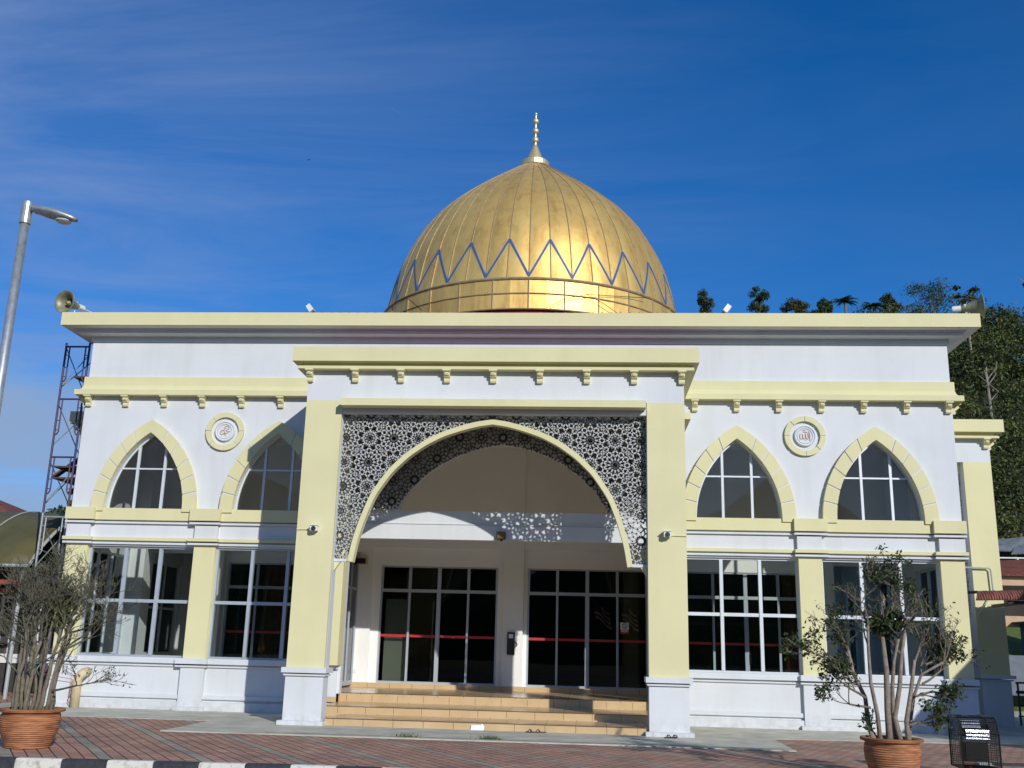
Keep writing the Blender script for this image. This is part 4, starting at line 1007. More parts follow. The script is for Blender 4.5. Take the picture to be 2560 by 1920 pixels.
# flags inside the hall behind the right doors
for i, (x, z, lab) in enumerate(((2.85, 3.25, 'striped flag with dark canton behind the third pane of the right doors'), (3.75, 3.2, 'striped flag hanging behind the fourth pane of the right doors'))):
    t = thing('flag', lab, 'flag', (x, D+1.2, z), 'striped flags inside the hall')
    def cloth(u, v): return (-.25+u*.55+v*.1, .1*math.sin(u*7+v*2), .28-v*.62-u*.34+.05*math.sin(u*6))
    for nm, rows, mt in (('red_stripes', (0, 2, 4, 6), M['flagred']), ('white_stripes', (1, 3, 5, 7), M['flagwhite'])):
        m = MB()
        for r_ in rows:
            for q in range(12): m.add([cloth(q/12, r_/8), cloth((q+1)/12, r_/8), cloth((q+1)/12, (r_+1)/8), cloth(q/12, (r_+1)/8)], [(0, 1, 2, 3)])
        m.build(nm, mt, t)
    m = MB()
    for q in range(6): m.add([tuple(Vector(cloth((q+d)/12, v))+Vector((0, -.012, 0))) for d, v in ((0, 0), (1, 0), (1, .5), (0, .5))], [(0, 1, 2, 3)])
    m.build('canton', M['navy'], t)
# curtain and board inside
def curtain(x0, x1, label):
    m = MB(); n = 60; B = 0
    for i in range(n+1):
        x = x0+(x1-x0)*i/n; y = D+.30+.07*math.sin(i*1.15)+.03*math.sin(i*2.9); m.v += [(x, y, .75), (x, y, 4.4)]
    for i in range(n): m.f.append((2*i, 2*i+1, 2*i+3, 2*i+2))
    tag(m.build('curtain', M['curtain'], smooth=True), label, 'curtain', 'curtains behind the hall glazing')
curtain(-8.4, -5.7, 'brown pleated curtain behind the glazing of the left wing')
curtain(8.7, 9.5, 'brown pleated curtain bunched at the far right end of the hall glazing')
m = MB(); m.box(-4.22, -3.52, D+.35, D+.39, .75, 3.35); tag(m.build('board', M['board']), 'tall pale green board standing behind the leftmost door pane', 'board')
m = MB(); m.box(-5.16, -4.98, D-.165, D-.14, .98, 1.10); tag(m.build('wall_socket', M['offwhite']), 'small white wall plate low on the wall left of the doors', 'socket')

# ------------------------------------------------------------------ drain pipes
t = thing('drain_pipe', 'thick stained cream drain pipe bending into the plinth at the left wing', 'pipe', (-11.62, -.33, 0), 'drain pipes at the plinth')
m = MB(); m.tube([(0, 0, 0), (0, 0, .68), (.02, .0, .80), (.06, .05, .88), (.10, .13, .93), (.12, .30, .95)], [.125, .12, .12, .125, .125, .12], 14); m.build('pipe', M['tanpipe'], t, smooth=True)
m = MB(); m.tube([(-.13, -.03, .72), (-.16, -.05, .5), (-.14, -.07, .3), (-.2, -.04, .18), (-.12, -.05, .1)], .012, 5); m.tube([(-.13, 0, .74), (-.55, -.02, .80), (-.95, -.05, .86)], .008, 5); m.build('string', M['redstrip'], t)
t = thing('drain_pipe', 'thick white drain pipe bending into the plinth at the right corner', 'pipe', (11.60, -.33, 0), 'drain pipes at the plinth')
m = MB(); m.tube([(0, 0, 0), (0, 0, .52), (-.02, .0, .62), (-.05, .05, .70), (-.08, .13, .75), (-.10, .30, .77)], [.125, .12, .12, .125, .125, .12], 14); m.build('pipe', M['offwhite'], t, smooth=True)

# ------------------------------------------------------------------ horn loudspeakers
def horn(loc, aim, label, rod=None, R_=.345, Ln=.62):
    t = thing('horn_loudspeaker', label, 'loudspeaker', loc, 'horn loudspeakers on the roof corners')
    q = Vector(aim).normalized().to_track_quat('Z', 'Y').to_matrix()
    m = MB(); pr = [(.07, -Ln), (.075, -Ln*.9), (.10, -Ln*.7), (.14, -Ln*.45), (.20, -Ln*.2), (.27, -.03), (R_, 0), (R_+.015, 0), (R_+.015, -.02), (.28, -.06), (.21, -Ln*.23), (.15, -Ln*.48), (.11, -Ln*.72), (.08, -Ln*.92)]
    m.lathe(pr+[pr[0]], n=32, M_=q); m.build('horn', M['horn'], t, smooth=True)
    m = MB(); m.lathe([(0, -Ln-.20), (.085, -Ln-.20), (.09, -Ln-.17), (.09, -Ln+.03), (.0, -Ln+.03)], n=18, M_=q); m.build('driver', M['offwhite'], t)
    m = MB(); m.lathe([(0, -.10), (.05, -.11), (.085, -.22), (.09, -.35), (.06, -.5), (0, -.5)], n=16, M_=q); m.build('reentrant_cone', M['horn'], t, smooth=True)
    m = MB(); zb = 11.28-loc[2]
    back = q @ Vector((0, 0, -Ln*.75)); m.tube([back, (back.x, back.y, zb)], .018, 6); m.tube([back+Vector((-.05, .0, .02)), back+Vector((.05, 0, .02))], .1, 8)
    if rod: m.tube([q @ Vector((0, 0, -Ln)), rod], .014, 6)
    m.build('bracket', M['offwhite'], t)
horn((-13.40, -.60, 11.68), (-.25, -1, -.05), 'weathered horn loudspeaker on the left roof corner facing the viewer', (.85, .35, -.28))
horn((13.62, -.3, 11.66), (1, -.25, .05), 'weathered horn loudspeaker on the right roof corner pointing sideways', None)

# ------------------------------------------------------------------ street lamp
t = thing('street_lamp', 'tall galvanised street lamp with a flat oval head at the left edge', 'street lamp', (-8.02, -11.9, -.012))
m = MB(); m.tube([(0, 0, 0), (0, 0, 5), (.0, 0, 9.35)], [.10, .09, .078], 16); m.build('pole', M['galv'], t, smooth=True)
m = MB(); m.tube([(0, 0, 9.28), (0, 0, 9.70)], [.10, .10], 16); m.tube([(0, 0, 9.70), (0, 0, 9.71)], [.085, .05], 16); m.tube([(.08, 0, 9.56), (.2, 0, 9.55)], .05, 8); m.build('collar', M['galv'], t)
hd = MB(); n = 12
for i in range(n+1):
    u = i/n; x = .13+u*.86; wd = .20*math.sin(PI*min(.97, .12+u*.85))**.6; zc = 9.575-.20*u
    hd.v += [(x, 0, zc+.11*math.sin(PI*(.15+.8*u))), (x, -wd*.8, zc+.05*math.sin(PI*(.15+.8*u))), (x, -wd, zc-.01), (x, -wd*.75, zc-.06), (x, 0, zc-.12*math.sin(PI*(.1+.85*u))), (x, wd*.75, zc-.06), (x, wd, zc-.01), (x, wd*.8, zc+.05*math.sin(PI*(.15+.8*u)))]
for i in range(n):
    for q in range(8): hd.f.append((i*8+q, i*8+(q+1) % 8, (i+1)*8+(q+1) % 8, (i+1)*8+q))
hd.f += [tuple(range(8)), tuple(range(n*8, n*8+8))]
hd.build('lamp_head', M['galv'], t, smooth=True)
m = MB(); m.lathe([(0, 0), (.11, 0), (.14, .02), (.14, .03)], (.74, 0, 9.30), 20); m.build('lens', M['offwhite'], t)

# ------------------------------------------------------------------ scaffolding
t = thing('scaffold_tower', 'narrow blue and rust scaffold tower standing at the left side wall', 'scaffold', (-13.6, 1.0, 0))
for yy, nm in ((0, 'frame'), (1.7, 'frame')):
    for lv in range(6):
        z0 = lv*1.83; z1 = z0+1.83 if lv < 5 else z0+1.7
        m = MB(); xo = -.42
        m.tube([(xo, yy, z0), (xo, yy, z1)], .035, 8); m.tube([(.34, yy, z0), (.34, yy, z1)], .035, 8)
        m.tube([(xo, yy, z1-.12), (.34, yy, z1-.12)], .03, 6)
        m.tube([(xo+.12, yy, z1-.14), (xo+.12, yy, z1-1.15), (xo+.06, yy, z1-1.25), (xo+.01, yy, z1-1.25)], .022, 6)
        m.tube([(.22, yy, z1-.14), (.22, yy, z1-1.15), (.28, yy, z1-1.25), (.33, yy, z1-1.25)], .022, 6)
        for h in (.4, .8, 1.1): m.tube([(xo, yy, z1-h), (xo+.12, yy, z1-h)], .015, 5); m.tube([(.22, yy, z1-h), (.34, yy, z1-h)], .015, 5)
        m.build(nm, M['scafpale'] if lv in (2,) and yy == 0 else M['scaf'], t)
br = MB()
for lv in range(6):
    z0 = lv*1.83
    br.tube([(-.42, 0, z0+.25), (-.42, 1.7, z0+1.55)], .018, 5); br.tube([(-.42, 1.7, z0+.25), (-.42, 0, z0+1.55)], .018, 5)
    if lv % 2: br.tube([(-.42, 0.02, z0+.3), (.34, .02, z0+1.3)], .016, 5)
br.build('brace', M['scafpale'], t)
pl = MB()
for z in (9.75, 6.55, 6.9): pl.box(-.1 if z > 9 else -.35, .55, .1, 1.5, z, z+.05)
pl.obox((-.4, .2, 6.6), (.9, .1, .75), (0, .25, 0), (-.03, 0, .05)); pl.obox((-.2, .9, 6.2), (.85, .1, .75), (0, .25, 0), (-.03, 0, .05))
pl.build('plank', M['plank'], t)

# ------------------------------------------------------------------ left: olive canopy, shelter and house behind
t = thing('canopy', 'olive green curved sheet canopy with pale edging left of the mosque', 'canopy', (-18.5, 4.5, 0))
# barrel vault with its axis along x, front eave low
def cv(x, t): return (x, 2+8*t-4.5, 3.97+2.1*math.sin(PI*t)**.85)
X0, X1c = -9.0, 3.72
m = MB(); nu, nv = 14, 20
for i in range(nu+1):
    for j in range(nv+1): m.v.append(cv(X0+(X1c-X0)*i/nu, j/nv))
for i in range(nu):
    for j in range(nv): m.f.append((i*(nv+1)+j, i*(nv+1)+j+1, (i+1)*(nv+1)+j+1, (i+1)*(nv+1)+j))
o = m.build('roof_sheet', M['olivetent'], t, smooth=True); md = o.modifiers.new('t', 'SOLIDIFY'); md.thickness = .04
for x, rr_ in ((X1c, .05), (1.6, .025), (-.6, .025), (-2.9, .025), (-5.2, .025)):
    m = MB(); m.tube([tuple(Vector(cv(x, v/20))+Vector((0, 0, .03))) for v in range(21)], rr_, 6); m.build('rib', M['palepipe'], t)
m = MB(); m.tube([cv(X0, 0), cv(X1c, 0)], .05, 6); m.build('eave_rail', M['palepipe'], t)
for y, z0_, x1_ in ((-2.3, 3.42, 3.5), (1.5, 3.3, 3.4)):
    m = MB(); m.box(-9, x1_, y, y+.1, z0_, z0_+.12); m.build('beam', M['redbeam'], t)
for x in (-7.5, -3.2, 1.2, 3.4):
    m = MB(); m.tube([(x, -2.25, 0), (x, -2.25, 3.9)], .06, 8); m.build('post', M['palepipe'], t)
t = thing('outbuilding', 'dark low outbuilding with pale window frames under the olive canopy', 'outbuilding', (-20.5, 6.2, 0))
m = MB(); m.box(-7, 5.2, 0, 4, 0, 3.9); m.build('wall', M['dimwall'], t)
m = MB(); m.box(-7, 5.2, -.06, 0, .95, 1.25); m.build('sill', M['offwhite'], t)
for x in (2.6, 3.6):
    m = MB(); m.box(x, x+.10, -.05, 0, 1.25, 3.2); m.box(x+.42, x+.50, -.05, 0, 1.25, 3.2); m.box(x+.1, x+.42, -.05, 0, 3.1, 3.2); m.build('window_frame', M['offwhite'], t)

t = thing('house', 'house with a terracotta tiled hip roof beyond the olive canopy', 'house', (-31.3, 25, -.55))
m = MB(); m.box(-8, 3.0, 0, 8, 0, 8.2); m.build('wall', M['cream'], t)
m = MB(); m.add([(-9, -.5, 7.9), (4.2, -.5, 7.9), (4.2, 9, 7.9), (-9, 9, 7.9), (-6, 4, 10.9), (-2.6, 4, 10.7)], [(0, 1, 5, 4), (1, 2, 5), (2, 3, 4, 5), (3, 0, 4), (0, 1, 2, 3)])
m.add([(-.6, -2.0, 7.7), (4.6, -2.0, 7.7), (4.6, 2, 7.9), (-.6, 2, 7.9), (1.6, 0, 8.75), (2.3, 0, 8.7)], [(0, 1, 5, 4), (1, 2, 5), (2, 3, 4, 5), (3, 0, 4)])
m.build('roof', M['tileroof'], t)

# ------------------------------------------------------------------ trees
def crown(mb, c, rad, n, size, r, clumps=16, squash=.8, droop=0.):
    cl_ = []
    for _ in range(clumps):
        while True:
            d = Vector((r.uniform(-1, 1), r.uniform(-1, 1), r.uniform(-.9, 1)))
            if .35 < d.length < 1: break
        cl_.append((Vector((c[0]+d.x*rad[0], c[1]+d.y*rad[1], c[2]+d.z*rad[2])), r.uniform(.22, .42)))
    for i in range(n):
        cc_, cr_ = cl_[r.randrange(clumps)]
        d = Vector((r.gauss(0, .5), r.gauss(0, .5), r.gauss(0, .42*squash)))
        if d.length > 1.05: d *= 1.05/d.length*r.uniform(.7, 1)
        mb.leaf(cc_+Vector((d.x*rad[0], d.y*rad[1], d.z*rad[2]))*cr_*1.3, size*r.uniform(.6, 1.3), r, droop)
    return cl_
def tree(loc, h, rad, label, leaf='treeA', n=900, size=.5, seed=1, clumps=14, cz=None, group=None, name='tree', tr_r=.16):
    r = random.Random(seed); t = thing(name, label, 'tree', loc, group)
    cz = cz if cz is not None else h-rad[2]
    m = MB(); cl_ = crown(m, (0, 0, cz), rad, int(n*1.9), size*.72, r, clumps); m.build('crown', M[leaf], t)
    k_ = MB(); bend = r.uniform(-.3, .3)
    top = Vector((bend, 0, cz)); k_.tube([(0, 0, 0), (bend*.4, 0, cz*.45), top], [tr_r, tr_r*.75, tr_r*.5], 7)
    for cc_, _ in cl_[:10]: 
        s_ = Vector((bend*.6, 0, cz*r.uniform(.45, .8))); k_.tube([s_, (s_+cc_)/2+Vector((0, 0, -.2)), cc_], [tr_r*.35, tr_r*.25, tr_r*.1], 5)
    k_.build('trunk', M['htrunk'] if h < 6 else M['bark'], t)
    return t
YR = 66.
def at60(x, z):   # points measured on the plane y=60, moved to the ridge distance
    k_ = (YR+28.695)/(60+28.695); return 2.398+(x-2.398)*k_, 1.911+(z-1.911)*k_
GR = 'trees along the hill crest'
for i, (x, zt, w_, h_, leaf, lab) in enumerate((
    (13.15, 33.9, .75, 2.7, 'treeA', 'dark crest tree half hidden right behind the golden dome'),
    (17.75, 34.0, .95, 2.6, 'treeA', 'lone dark round tree on the crest between dome and palms'),
    (20.9, 32.85, 1.2, 1.9, 'treeB', 'low wide olive tree on the crest right of the lone dark tree'),
    (23.35, 32.95, .78, 2.0, 'treeA', 'small tree on the crest just left of the two tree ferns'),
    (29.5, 33.45, .9, 2.8, 'treeB', 'upright olive tree on the crest just right of the tree ferns'),
    (32.9, 34.6, 2.1, 3.3, 'treeA', 'large airy spreading tree, tallest on the crest near the right loudspeaker'),
    (36.4, 32.3, 1.1, 2.6, 'treeB', 'crest tree just beneath the right loudspeaker horn'),
    (39.0, 31.7, 1.5, 2.6, 'treeA', 'bluish round tree on the crest right of the roof corner'),
    (42.2, 30.9, 1.7, 2.6, 'treeA', 'rightmost crest tree at the edge of the picture'))):
    X, Z = at60(x, zt); k_ = 1.068
    airy = i == 5
    tree((X, YR, 29.5), Z-29.5, (w_*k_, w_*k_, h_*k_*.46), lab, leaf, 1700 if airy else 1300, .26 if airy else .32, 40+i, 26 if airy else 15, None, GR, tr_r=.15)
def fern(loc, h, label, seed):
    r = random.Random(seed); t = thing('tree_fern', label, 'tree fern', loc, 'tree ferns on the hill crest')
    m = MB(); m.tube([(0, 0, 0), (.05, 0, h)], [.16, .12], 7); m.build('trunk', M['bark'], t)
    m = MB(); nf = 22
    for k_ in range(nf):
        a_ = 2*PI*k_/nf+r.uniform(-.1, .1); ln = r.uniform(1.15, 1.5); rise = r.uniform(.15, .55)
        pts_ = []
        for q in range(9):
            u = q/8; pts_.append(Vector((math.cos(a_)*ln*u, math.sin(a_)*ln*u, h+.1+rise*math.sin(u*PI*.55)*1.1-.42*u*u)))
        for q in range(8):
            p0, p1 = pts_[q], pts_[q+1]; side = Vector((-math.sin(a_), math.cos(a_), 0))
            for e in range(4):
                u = (q+e/4)/8; p = p0+(p1-p0)*e/4; wl_ = .26*math.sin(PI*min(1, .12+u*.9))
                for s_ in (-1, 1):
                    tip = p+side*s_*wl_+(p1-p0)*.5+Vector((0, 0, -.10)); m.add([p-(p1-p0)*.05, p+(p1-p0)*.28, tip], [(0, 1, 2)])
    m.build('fronds', M['fern'], t)
    return t
for x, zt, lab, sd in ((25.4, 32.75, 'left tree fern spreading on the crest above the parapet', 3), (27.9, 32.35, 'right tree fern, lower and partly behind its neighbour tree', 4)):
    X, Z = at60(x, zt); fern((X, YR, 29.5), Z-29.6, lab, sd)

# hill on the right / behind
def hill_z(x, y):
    k_ = (y-34)/(YR-34); k_ = max(0, min(1, k_)); prof = (k_*k_*(3-2*k_))*.5+k_*.5
    X = (x-2.4)
    crest = 30.0 if X > 5 else 30.0*max(0, (X+28)/33)**1.5
    if X > 38: crest -= (X-38)*.22
    z = crest*prof
    if y > YR: z -= (y-YR)*.25
    return max(z, -.3) if y > 34 else -.3
m = MB(); nx, ny = 60, 30
for i in range(nx+1):
    for j in range(ny+1):
        x = -30+i*2.6; y = 33+j*3.0; m.v.append((x, y, hill_z(x, y)+.6*math.sin(x*.7)*math.sin(y*.5)*(1 if y > 36 else 0)))
for i in range(nx):
    for j in range(ny): q = i*(ny+1)+j; m.f.append((q, q+1, q+ny+2, q+ny+1))
st(m.build('hill', M['earth'], smooth=True))
# forest cover: crowns merged into one mass, only where it can be seen
fo = MB(); r = random.Random(5)
for i in range(400):
    x = r.uniform(24, 52); y = r.uniform(36, YR+1) if i < 320 else r.uniform(56, YR+1)
    if i >= 320: x = r.uniform(36, 52)
    if x < 24+(y-36)*.18: x += 4
    z = hill_z(x, y)
    rad = r.uniform(1.1, 2.4)
    c_ = Vector((x, y, z+rad*.9+r.uniform(0, 1.6)))
    tone = r.random()
    nl = 520
    for q in range(nl):
        d = Vector((r.gauss(0, 1), r.gauss(0, 1), r.gauss(0, 1))); d.normalize(); d *= rad*r.uniform(.75, 1.05)
        if d.y > .3*rad: continue
        lump = 1+.25*math.sin(d.x*4+i)*math.sin(d.z*5+i*2)
        fo.leaf(c_+Vector((d.x*lump, d.y, d.z*.85*lump)), r.uniform(.16, .38), r, .3)
o = fo.build('forest', M['forest']); o['kind'] = 'stuff'; o['label'] = 'dense dark rainforest covering the hillside behind the right wing'
# pale trunks standing out of the forest
for i, (x, y, h_) in enumerate(((33.2, 44, 6.5), (36.5, 47, 7.5), (39.5, 55, 8), (34.0, 53, 6), (38.6, 42, 6.5), (37.8, 50, 7.5), (41.0, 60, 8), (35.5, 60, 6.5))):
    r2 = random.Random(i); z = hill_z(x, y)
    t = thing('bare_tree', ['pale slender trunk low on the forested hill', 'pale forked trunk in the middle of the forested hill', 'tall pale trunk high on the forested hill', 'thin leaning pale trunk among dark crowns left of the others', 'pale trunk above the grey hut roof', 'pale branching trunk halfway up the hill', 'pale trunk near the crest at the far right', 'slim pale trunk near the crest beside the roof corner'][i], 'tree', (x, y-1.5, z), 'pale trunks on the forested hill')
    m = MB(); bx_ = r2.uniform(-.6, .6); m.tube([(0, 0, 0), (bx_*.5, -.2, h_*.5), (bx_, -.4, h_)], [.13, .10, .05], 6)
    for b_ in range(4):
        z_ = h_*r2.uniform(.5, .95); m.tube([(bx_*z_/h_, -.3, z_), (bx_*z_/h_+r2.uniform(-.9, .9), -.5, z_+r2.uniform(.5, 1.3)), (bx_*z_/h_+r2.uniform(-1.6, 1.6), -.6, z_+r2.uniform(1, 2))], [.05, .035, .02], 5)
    m.build('trunk', M['htrunk'], t)
    m = MB(); crown(m, (bx_, -.5, h_+.5), (1.1, .9, .9), 260, .4, r2, 7); m.build('crown', M['treeB'], t)
# grassy bank at right
g = MB(); g.add([(18, 13, -.2), (60, 13, -.2), (60, 34, 5.6), (18, 34, 5.6), (18, 40, 5.6), (60, 40, 5.6)], [(0, 1, 2, 3), (3, 2, 5, 4)]); st(g.build('bank', M['grass']))
# left background hill with trees
m = MB()
for i in range(25):
    for j in range(2): x = -110+i*3.2; m.v.append((x, 90, [0, 12.5+2.6*math.sin((x+60)*.06)+.8*math.sin(x*.5)-max(0, (-72-x))*.2][j]))
for i in range(25): m.v.append((-110+i*3.2, 120, 2))
for i in range(24): m.f.append((2*i, 2*i+2, 2*i+3, 2*i+1)); m.f.append((2*i+1, 2*i+3, 50+i+1, 50+i))
st(m.build('far_hill', M['earth'], smooth=True))
tree((-27.6, 30, 0), 9.9, (2.0, 2.2, 1.5), 'dense dark tree behind the scaffold tower at the left', 'treeA', 2200, .42, 71, 20, 8.3, 'trees left of the mosque', tr_r=.2)
tree((-28.8, 40, 0), 12.4, (2.2, 2.0, 1.5), 'flat layered tree showing above the others beside the left wall', 'treeA', 1300, .40, 72, 14, 10.9, 'trees left of the mosque', tr_r=.2)
tree((-33, 38, 0), 10.2, (2.4, 2.2, 1.6), 'bluish rounded tree between the terracotta house and the scaffold', 'fern', 2200, .42, 73, 22, 8.4, 'trees left of the mosque', tr_r=.2)

# ------------------------------------------------------------------ right side: red canopy, railing, hut, roofs
t = thing('canopy', 'red corrugated awning with a rolled eave at the right side entrance', 'canopy', (13.0, .5, 3.46))
m = MB(); na, nx_ = 8, 110
for i in range(nx_+1):
    x = i*.06; rp = .016*math.cos(i*PI*2/4)
    for q in range(na+1):
        A = PI*.5*q/na
        m.v.append((x+.16*(q/na), .30-.30*math.cos(A)-rp*math.cos(A), .27*math.sin(A)+rp*math.sin(A)+x*.035))
    m.v.append((x+.16, 2.5, .27+rp+.06+x*.035))
c_ = na+2
for i in range(nx_):
    for q in range(c_-1): m.f.append((i*c_+q, i*c_+q+1, (i+1)*c_+q+1, (i+1)*c_+q))
o = m.build('roof_sheet', M['redcorr'], t, smooth=True); md = o.modifiers.new('t', 'SOLIDIFY'); md.thickness = .015
m = MB(); m.box(.9, 6.6, .1, .2, -.06, .02); m.build('gutter_beam', M['black'], t)
m = MB(); m.box(1.6, 1.70, .2, 3.2, -.03, .06); m.build('bracket_arm', M['black'], t)
t = thing('railing', 'dark metal ramp railing at the foot of the side portal', 'railing', (14.95, 2.6, 0))
m = MB()
for x in (0, .32, .95, 1.6): m.tube([(x-.15, .2, .1), (x-.15, .2, 1.28)], .03, 6)
m.tube([(-.2, .2, 1.28), (1.8, .2, 1.30)], .03, 6); m.tube([(-.2, .2, 1.02), (1.8, .2, 1.04)], .05, 6); m.tube([(-.2, .2, .66), (1.8, .2, .66)], .025, 6); m.tube([(-.2, .2, .36), (1.8, .2, .36)], .025, 6)
m.build('rails', M['railing'], t)
t = thing('hut', 'hut with two lapping grey corrugated roofs below the forest', 'hut', (27.5, 31, 5.6))
m = MB(); m.add([(-2.3, 0, 2.25), (-.9, 0, 2.2), (0.2, 1.2, 3.2), (-2.3, 1.2, 2.85)], [(0, 1, 2, 3)]); m.add([(-1.5, -.6, 2.0), (3.5, -.6, 2.35), (3.5, 1.5, 3.5), (-.2, 1.5, 3.1)], [(0, 1, 2, 3)])
o = m.build('roof', M['greycorr'], t); md = o.modifiers.new('t', 'SOLIDIFY'); md.thickness = .05
m = MB(); m.box(-2.6, 3.5, 1.4, 1.6, 0, 2.4); m.build('wall', M['dimwall'], t)
for x in (-1.2, 1.4): m = MB(); m.tube([(x, -.4, 0), (x, -.4, 2.1)], .06, 6); m.build('post', M['plank'], t)
t = thing('fence', 'white pipe fence between the grey hut and the tiled roof', 'fence', (25, 29, 5.4))
for i in range(8): m = MB(); m.tube([(i*1.15-.4, 0, 0), (i*1.15-.4, 0, 1.9)], .05, 6); m.build('post', M['offwhite'], t)
for z, q in ((1.88, .045), (1.35, .035)): m = MB(); m.tube([(-.6, 0, z), (8, 0, z+.02)], q, 6); m.build('rail', M['offwhite'], t)
t = thing('annex_house', 'low building with a clay tile roof and cream fascia beside the side portal', 'building', (21, 19.5, 2.2))
m = MB(); m.add([(-1.2, -.6, 3.35), (4, -.6, 3.35), (4, 2.5, 4.35), (-1.2, 2.5, 4.15)], [(0, 1, 2, 3)]); o = m.build('roof', M['tileroof'], t); md = o.modifiers.new('t', 'SOLIDIFY'); md.thickness = .08
m = MB(); m.box(-1.1, 4, -.3, -.2, 2.95, 3.3); m.box(-1.1, 4, 2.2, 2.4, 1.2, 3.9); m.build('fascia', M['cream'], t)
t = thing('container', 'dark blue container standing on the grassy bank at the right edge', 'container', (22.6, 20.5, .8))
m = MB(); m.box(0, 2.6, 0, 1.2, 1.0, 2.75); m.build('body', M['blue'], t)
m = MB(); m.box(-.35, 2.8, -.2, 1.3, 2.75, 2.83); m.build('lid', M['dimwall'], t)
g = MB(); g.prism([(15.2, 6), (40, 3), (60, 30), (24, 15)], 'z', -.1, .02); st(g.build('side_road', M['concrete']))
g = MB(); g.add([(18.3, 13.5, .6), (30, 12.5, .5), (34, 18, 2.2), (19.8, 16.5, 2.1)], [(0, 1, 2, 3)]); st(g.build('bank_path', M['rock']))

# gabled block added outside the frame, shaped to shade the right corner
t = thing('unseen_shadow_caster', 'unseen gabled shadow caster added off to the right of the forecourt', 'house', (19, -6.8, -.1))
m = MB(); m.prism([(-4.6, 0), (12, 0), (12, 3.1), (7.5, 7.6), (0, 7.6), (-4.6, 3.1)], 'y', -.5, .5); m.build('wall', M['cream'], t)
m = MB(); m.prism([(-4.85, 2.86), (0, 7.62), (7.5, 7.62), (12.3, 2.86), (12.3, 3.02), (7.5, 7.8), (0, 7.8), (-4.85, 3.02)], 'y', -.75, .75); m.build('roof', M['tileroof'], t)

# hills behind the camera, seen only in reflections
m = MB()
for i in range(61):
    x = -300+i*10; m.v += [(x, -140, -.3), (x, -175, 26+7*math.sin(i*.6)+4*math.sin(i*1.7))]
for i in range(60): m.f.append((2*i, 2*i+1, 2*i+3, 2*i+2))
st(m.build('rear_hill', M['forest']))

# ------------------------------------------------------------------ pots and shrubs
def pot(x, y, label, s=1.0):
    t = thing('plant_pot', label, 'plant pot', (x, y, -.012), 'large ridged terracotta pots')
    m = MB(); pr = [(0, .0), (.36, .0), (.385, .02), (.38, .06), (.43, .16), (.485, .32), (.50, .46), (.485, .56), (.47, .585), (.50, .60), (.55, .615), (.56, .64), (.55, .66), (.49, .665), (.455, .62), (.45, .55), (.43, .50), (0, .50)]
    m.lathe([(a*s, b) for a, b in pr], n=56); m.build('pot', M['terracotta'], t, smooth=True)
    m = MB(); n = 24; m.lathe([(.0, .545), (.25*s, .54), (.44*s, .52), (.445*s, .45)], n=n); m.build('soil', M['soil'], t)
pot(-7.4, -10.42, 'terracotta pot stained dark at its foot, holding the bare shrub at left', 1.0)
pot(7.33, -10.95, 'clean orange terracotta pot holding the leafy shrub at right', .88)

def grow(m, p, d, ln, r0, depth, r, ends, spread=.6, upb=.25, kids=3, wig=.18, taper=.72, sides=5, minr=.0035):
    pts_ = [Vector(p)]; n = 3; dd = Vector(d).normalized()
    for i in range(n):
        dd = (dd+Vector((r.gauss(0, wig), r.gauss(0, wig), r.gauss(0, wig)*.6+upb*.12))).normalized(); pts_.append(pts_[-1]+dd*ln/n)
    rs_ = [max(minr, r0*(1-(1-taper)*i/n)) for i in range(n+1)]
    m.tube(pts_, rs_, sides if depth > 1 else 3, depth > 2)
    if depth == 0: ends.append((pts_[-1], dd)); return
    for k_ in range(kids):
        f = r.choice((1, 2, 3, 3)) if k_ else 3
        q = pts_[f]; nd = (dd+Vector((r.gauss(0, spread), r.gauss(0, spread), r.gauss(0, spread*.6)+upb*.4))).normalized()
        grow(m, q, nd, ln*r.uniform(.55, .85), rs_[f]*r.uniform(.5, .72), depth-1, r, ends, spread, upb, kids, wig, taper, sides, minr)
# left: bare shrub
r = random.Random(21)
t = thing('shrub', 'bare twiggy many stemmed shrub growing in the left pot', 'shrub', (-7.4, -10.42, .5), 'potted shrubs in the forecourt')
m = MB(); tw = MB(); ends = []
for i in range(15):
    a_ = 2*PI*i/15+r.uniform(-.2, .2); rr_ = r.uniform(.1, .34); p = Vector((rr_*math.cos(a_), rr_*math.sin(a_), 0))
    h_ = r.uniform(1.15, 1.9); lean = Vector((math.cos(a_)*r.uniform(.02, .20)+.05, math.sin(a_)*r.uniform(.0, .15), 1))
    pts_ = [p]; q = p
    for s_ in range(6):
        q = q+Vector((lean.x*h_/6+r.gauss(0, .022), lean.y*h_/6+r.gauss(0, .022), h_/6)); pts_.append(q)
    R0 = r.uniform(.030, .052); m.tube(pts_, [R0*(1-.45*k_/6) for k_ in range(7)], 7)
    for k_ in range(3):
        grow(tw, pts_[-1-k_ % 2], (lean.x*1.5+r.gauss(0, .4), lean.y+r.gauss(0, .35), .8), r.uniform(.34, .52), R0*.42, 4, r, ends, .55, .35, 3)
    if r.random() < .5: grow(tw, pts_[3], (math.cos(a_)*1.0, math.sin(a_)*.6, .7), .40, R0*.35, 3, r, ends, .5, .3, 3)
for p0, d0, ln in (((.30, 0, .45), (1, -.1, .30), .55), ((.42, 0, 1.15), (1, 0, .42), .50), ((.40, .1, 1.45), (1, -.2, .5), .50), ((-.3, 0, 1.2), (-1, .2, .45), .42), ((.35, 0, 1.75), (.9, 0, .8), .5)):
    grow(tw, p0, d0, ln, .022, 4, r, ends, .42, .22, 3)
m.build('stems', M['bark'], t, smooth=True); tw.build('twigs', M['twig'], t)
lf = MB()
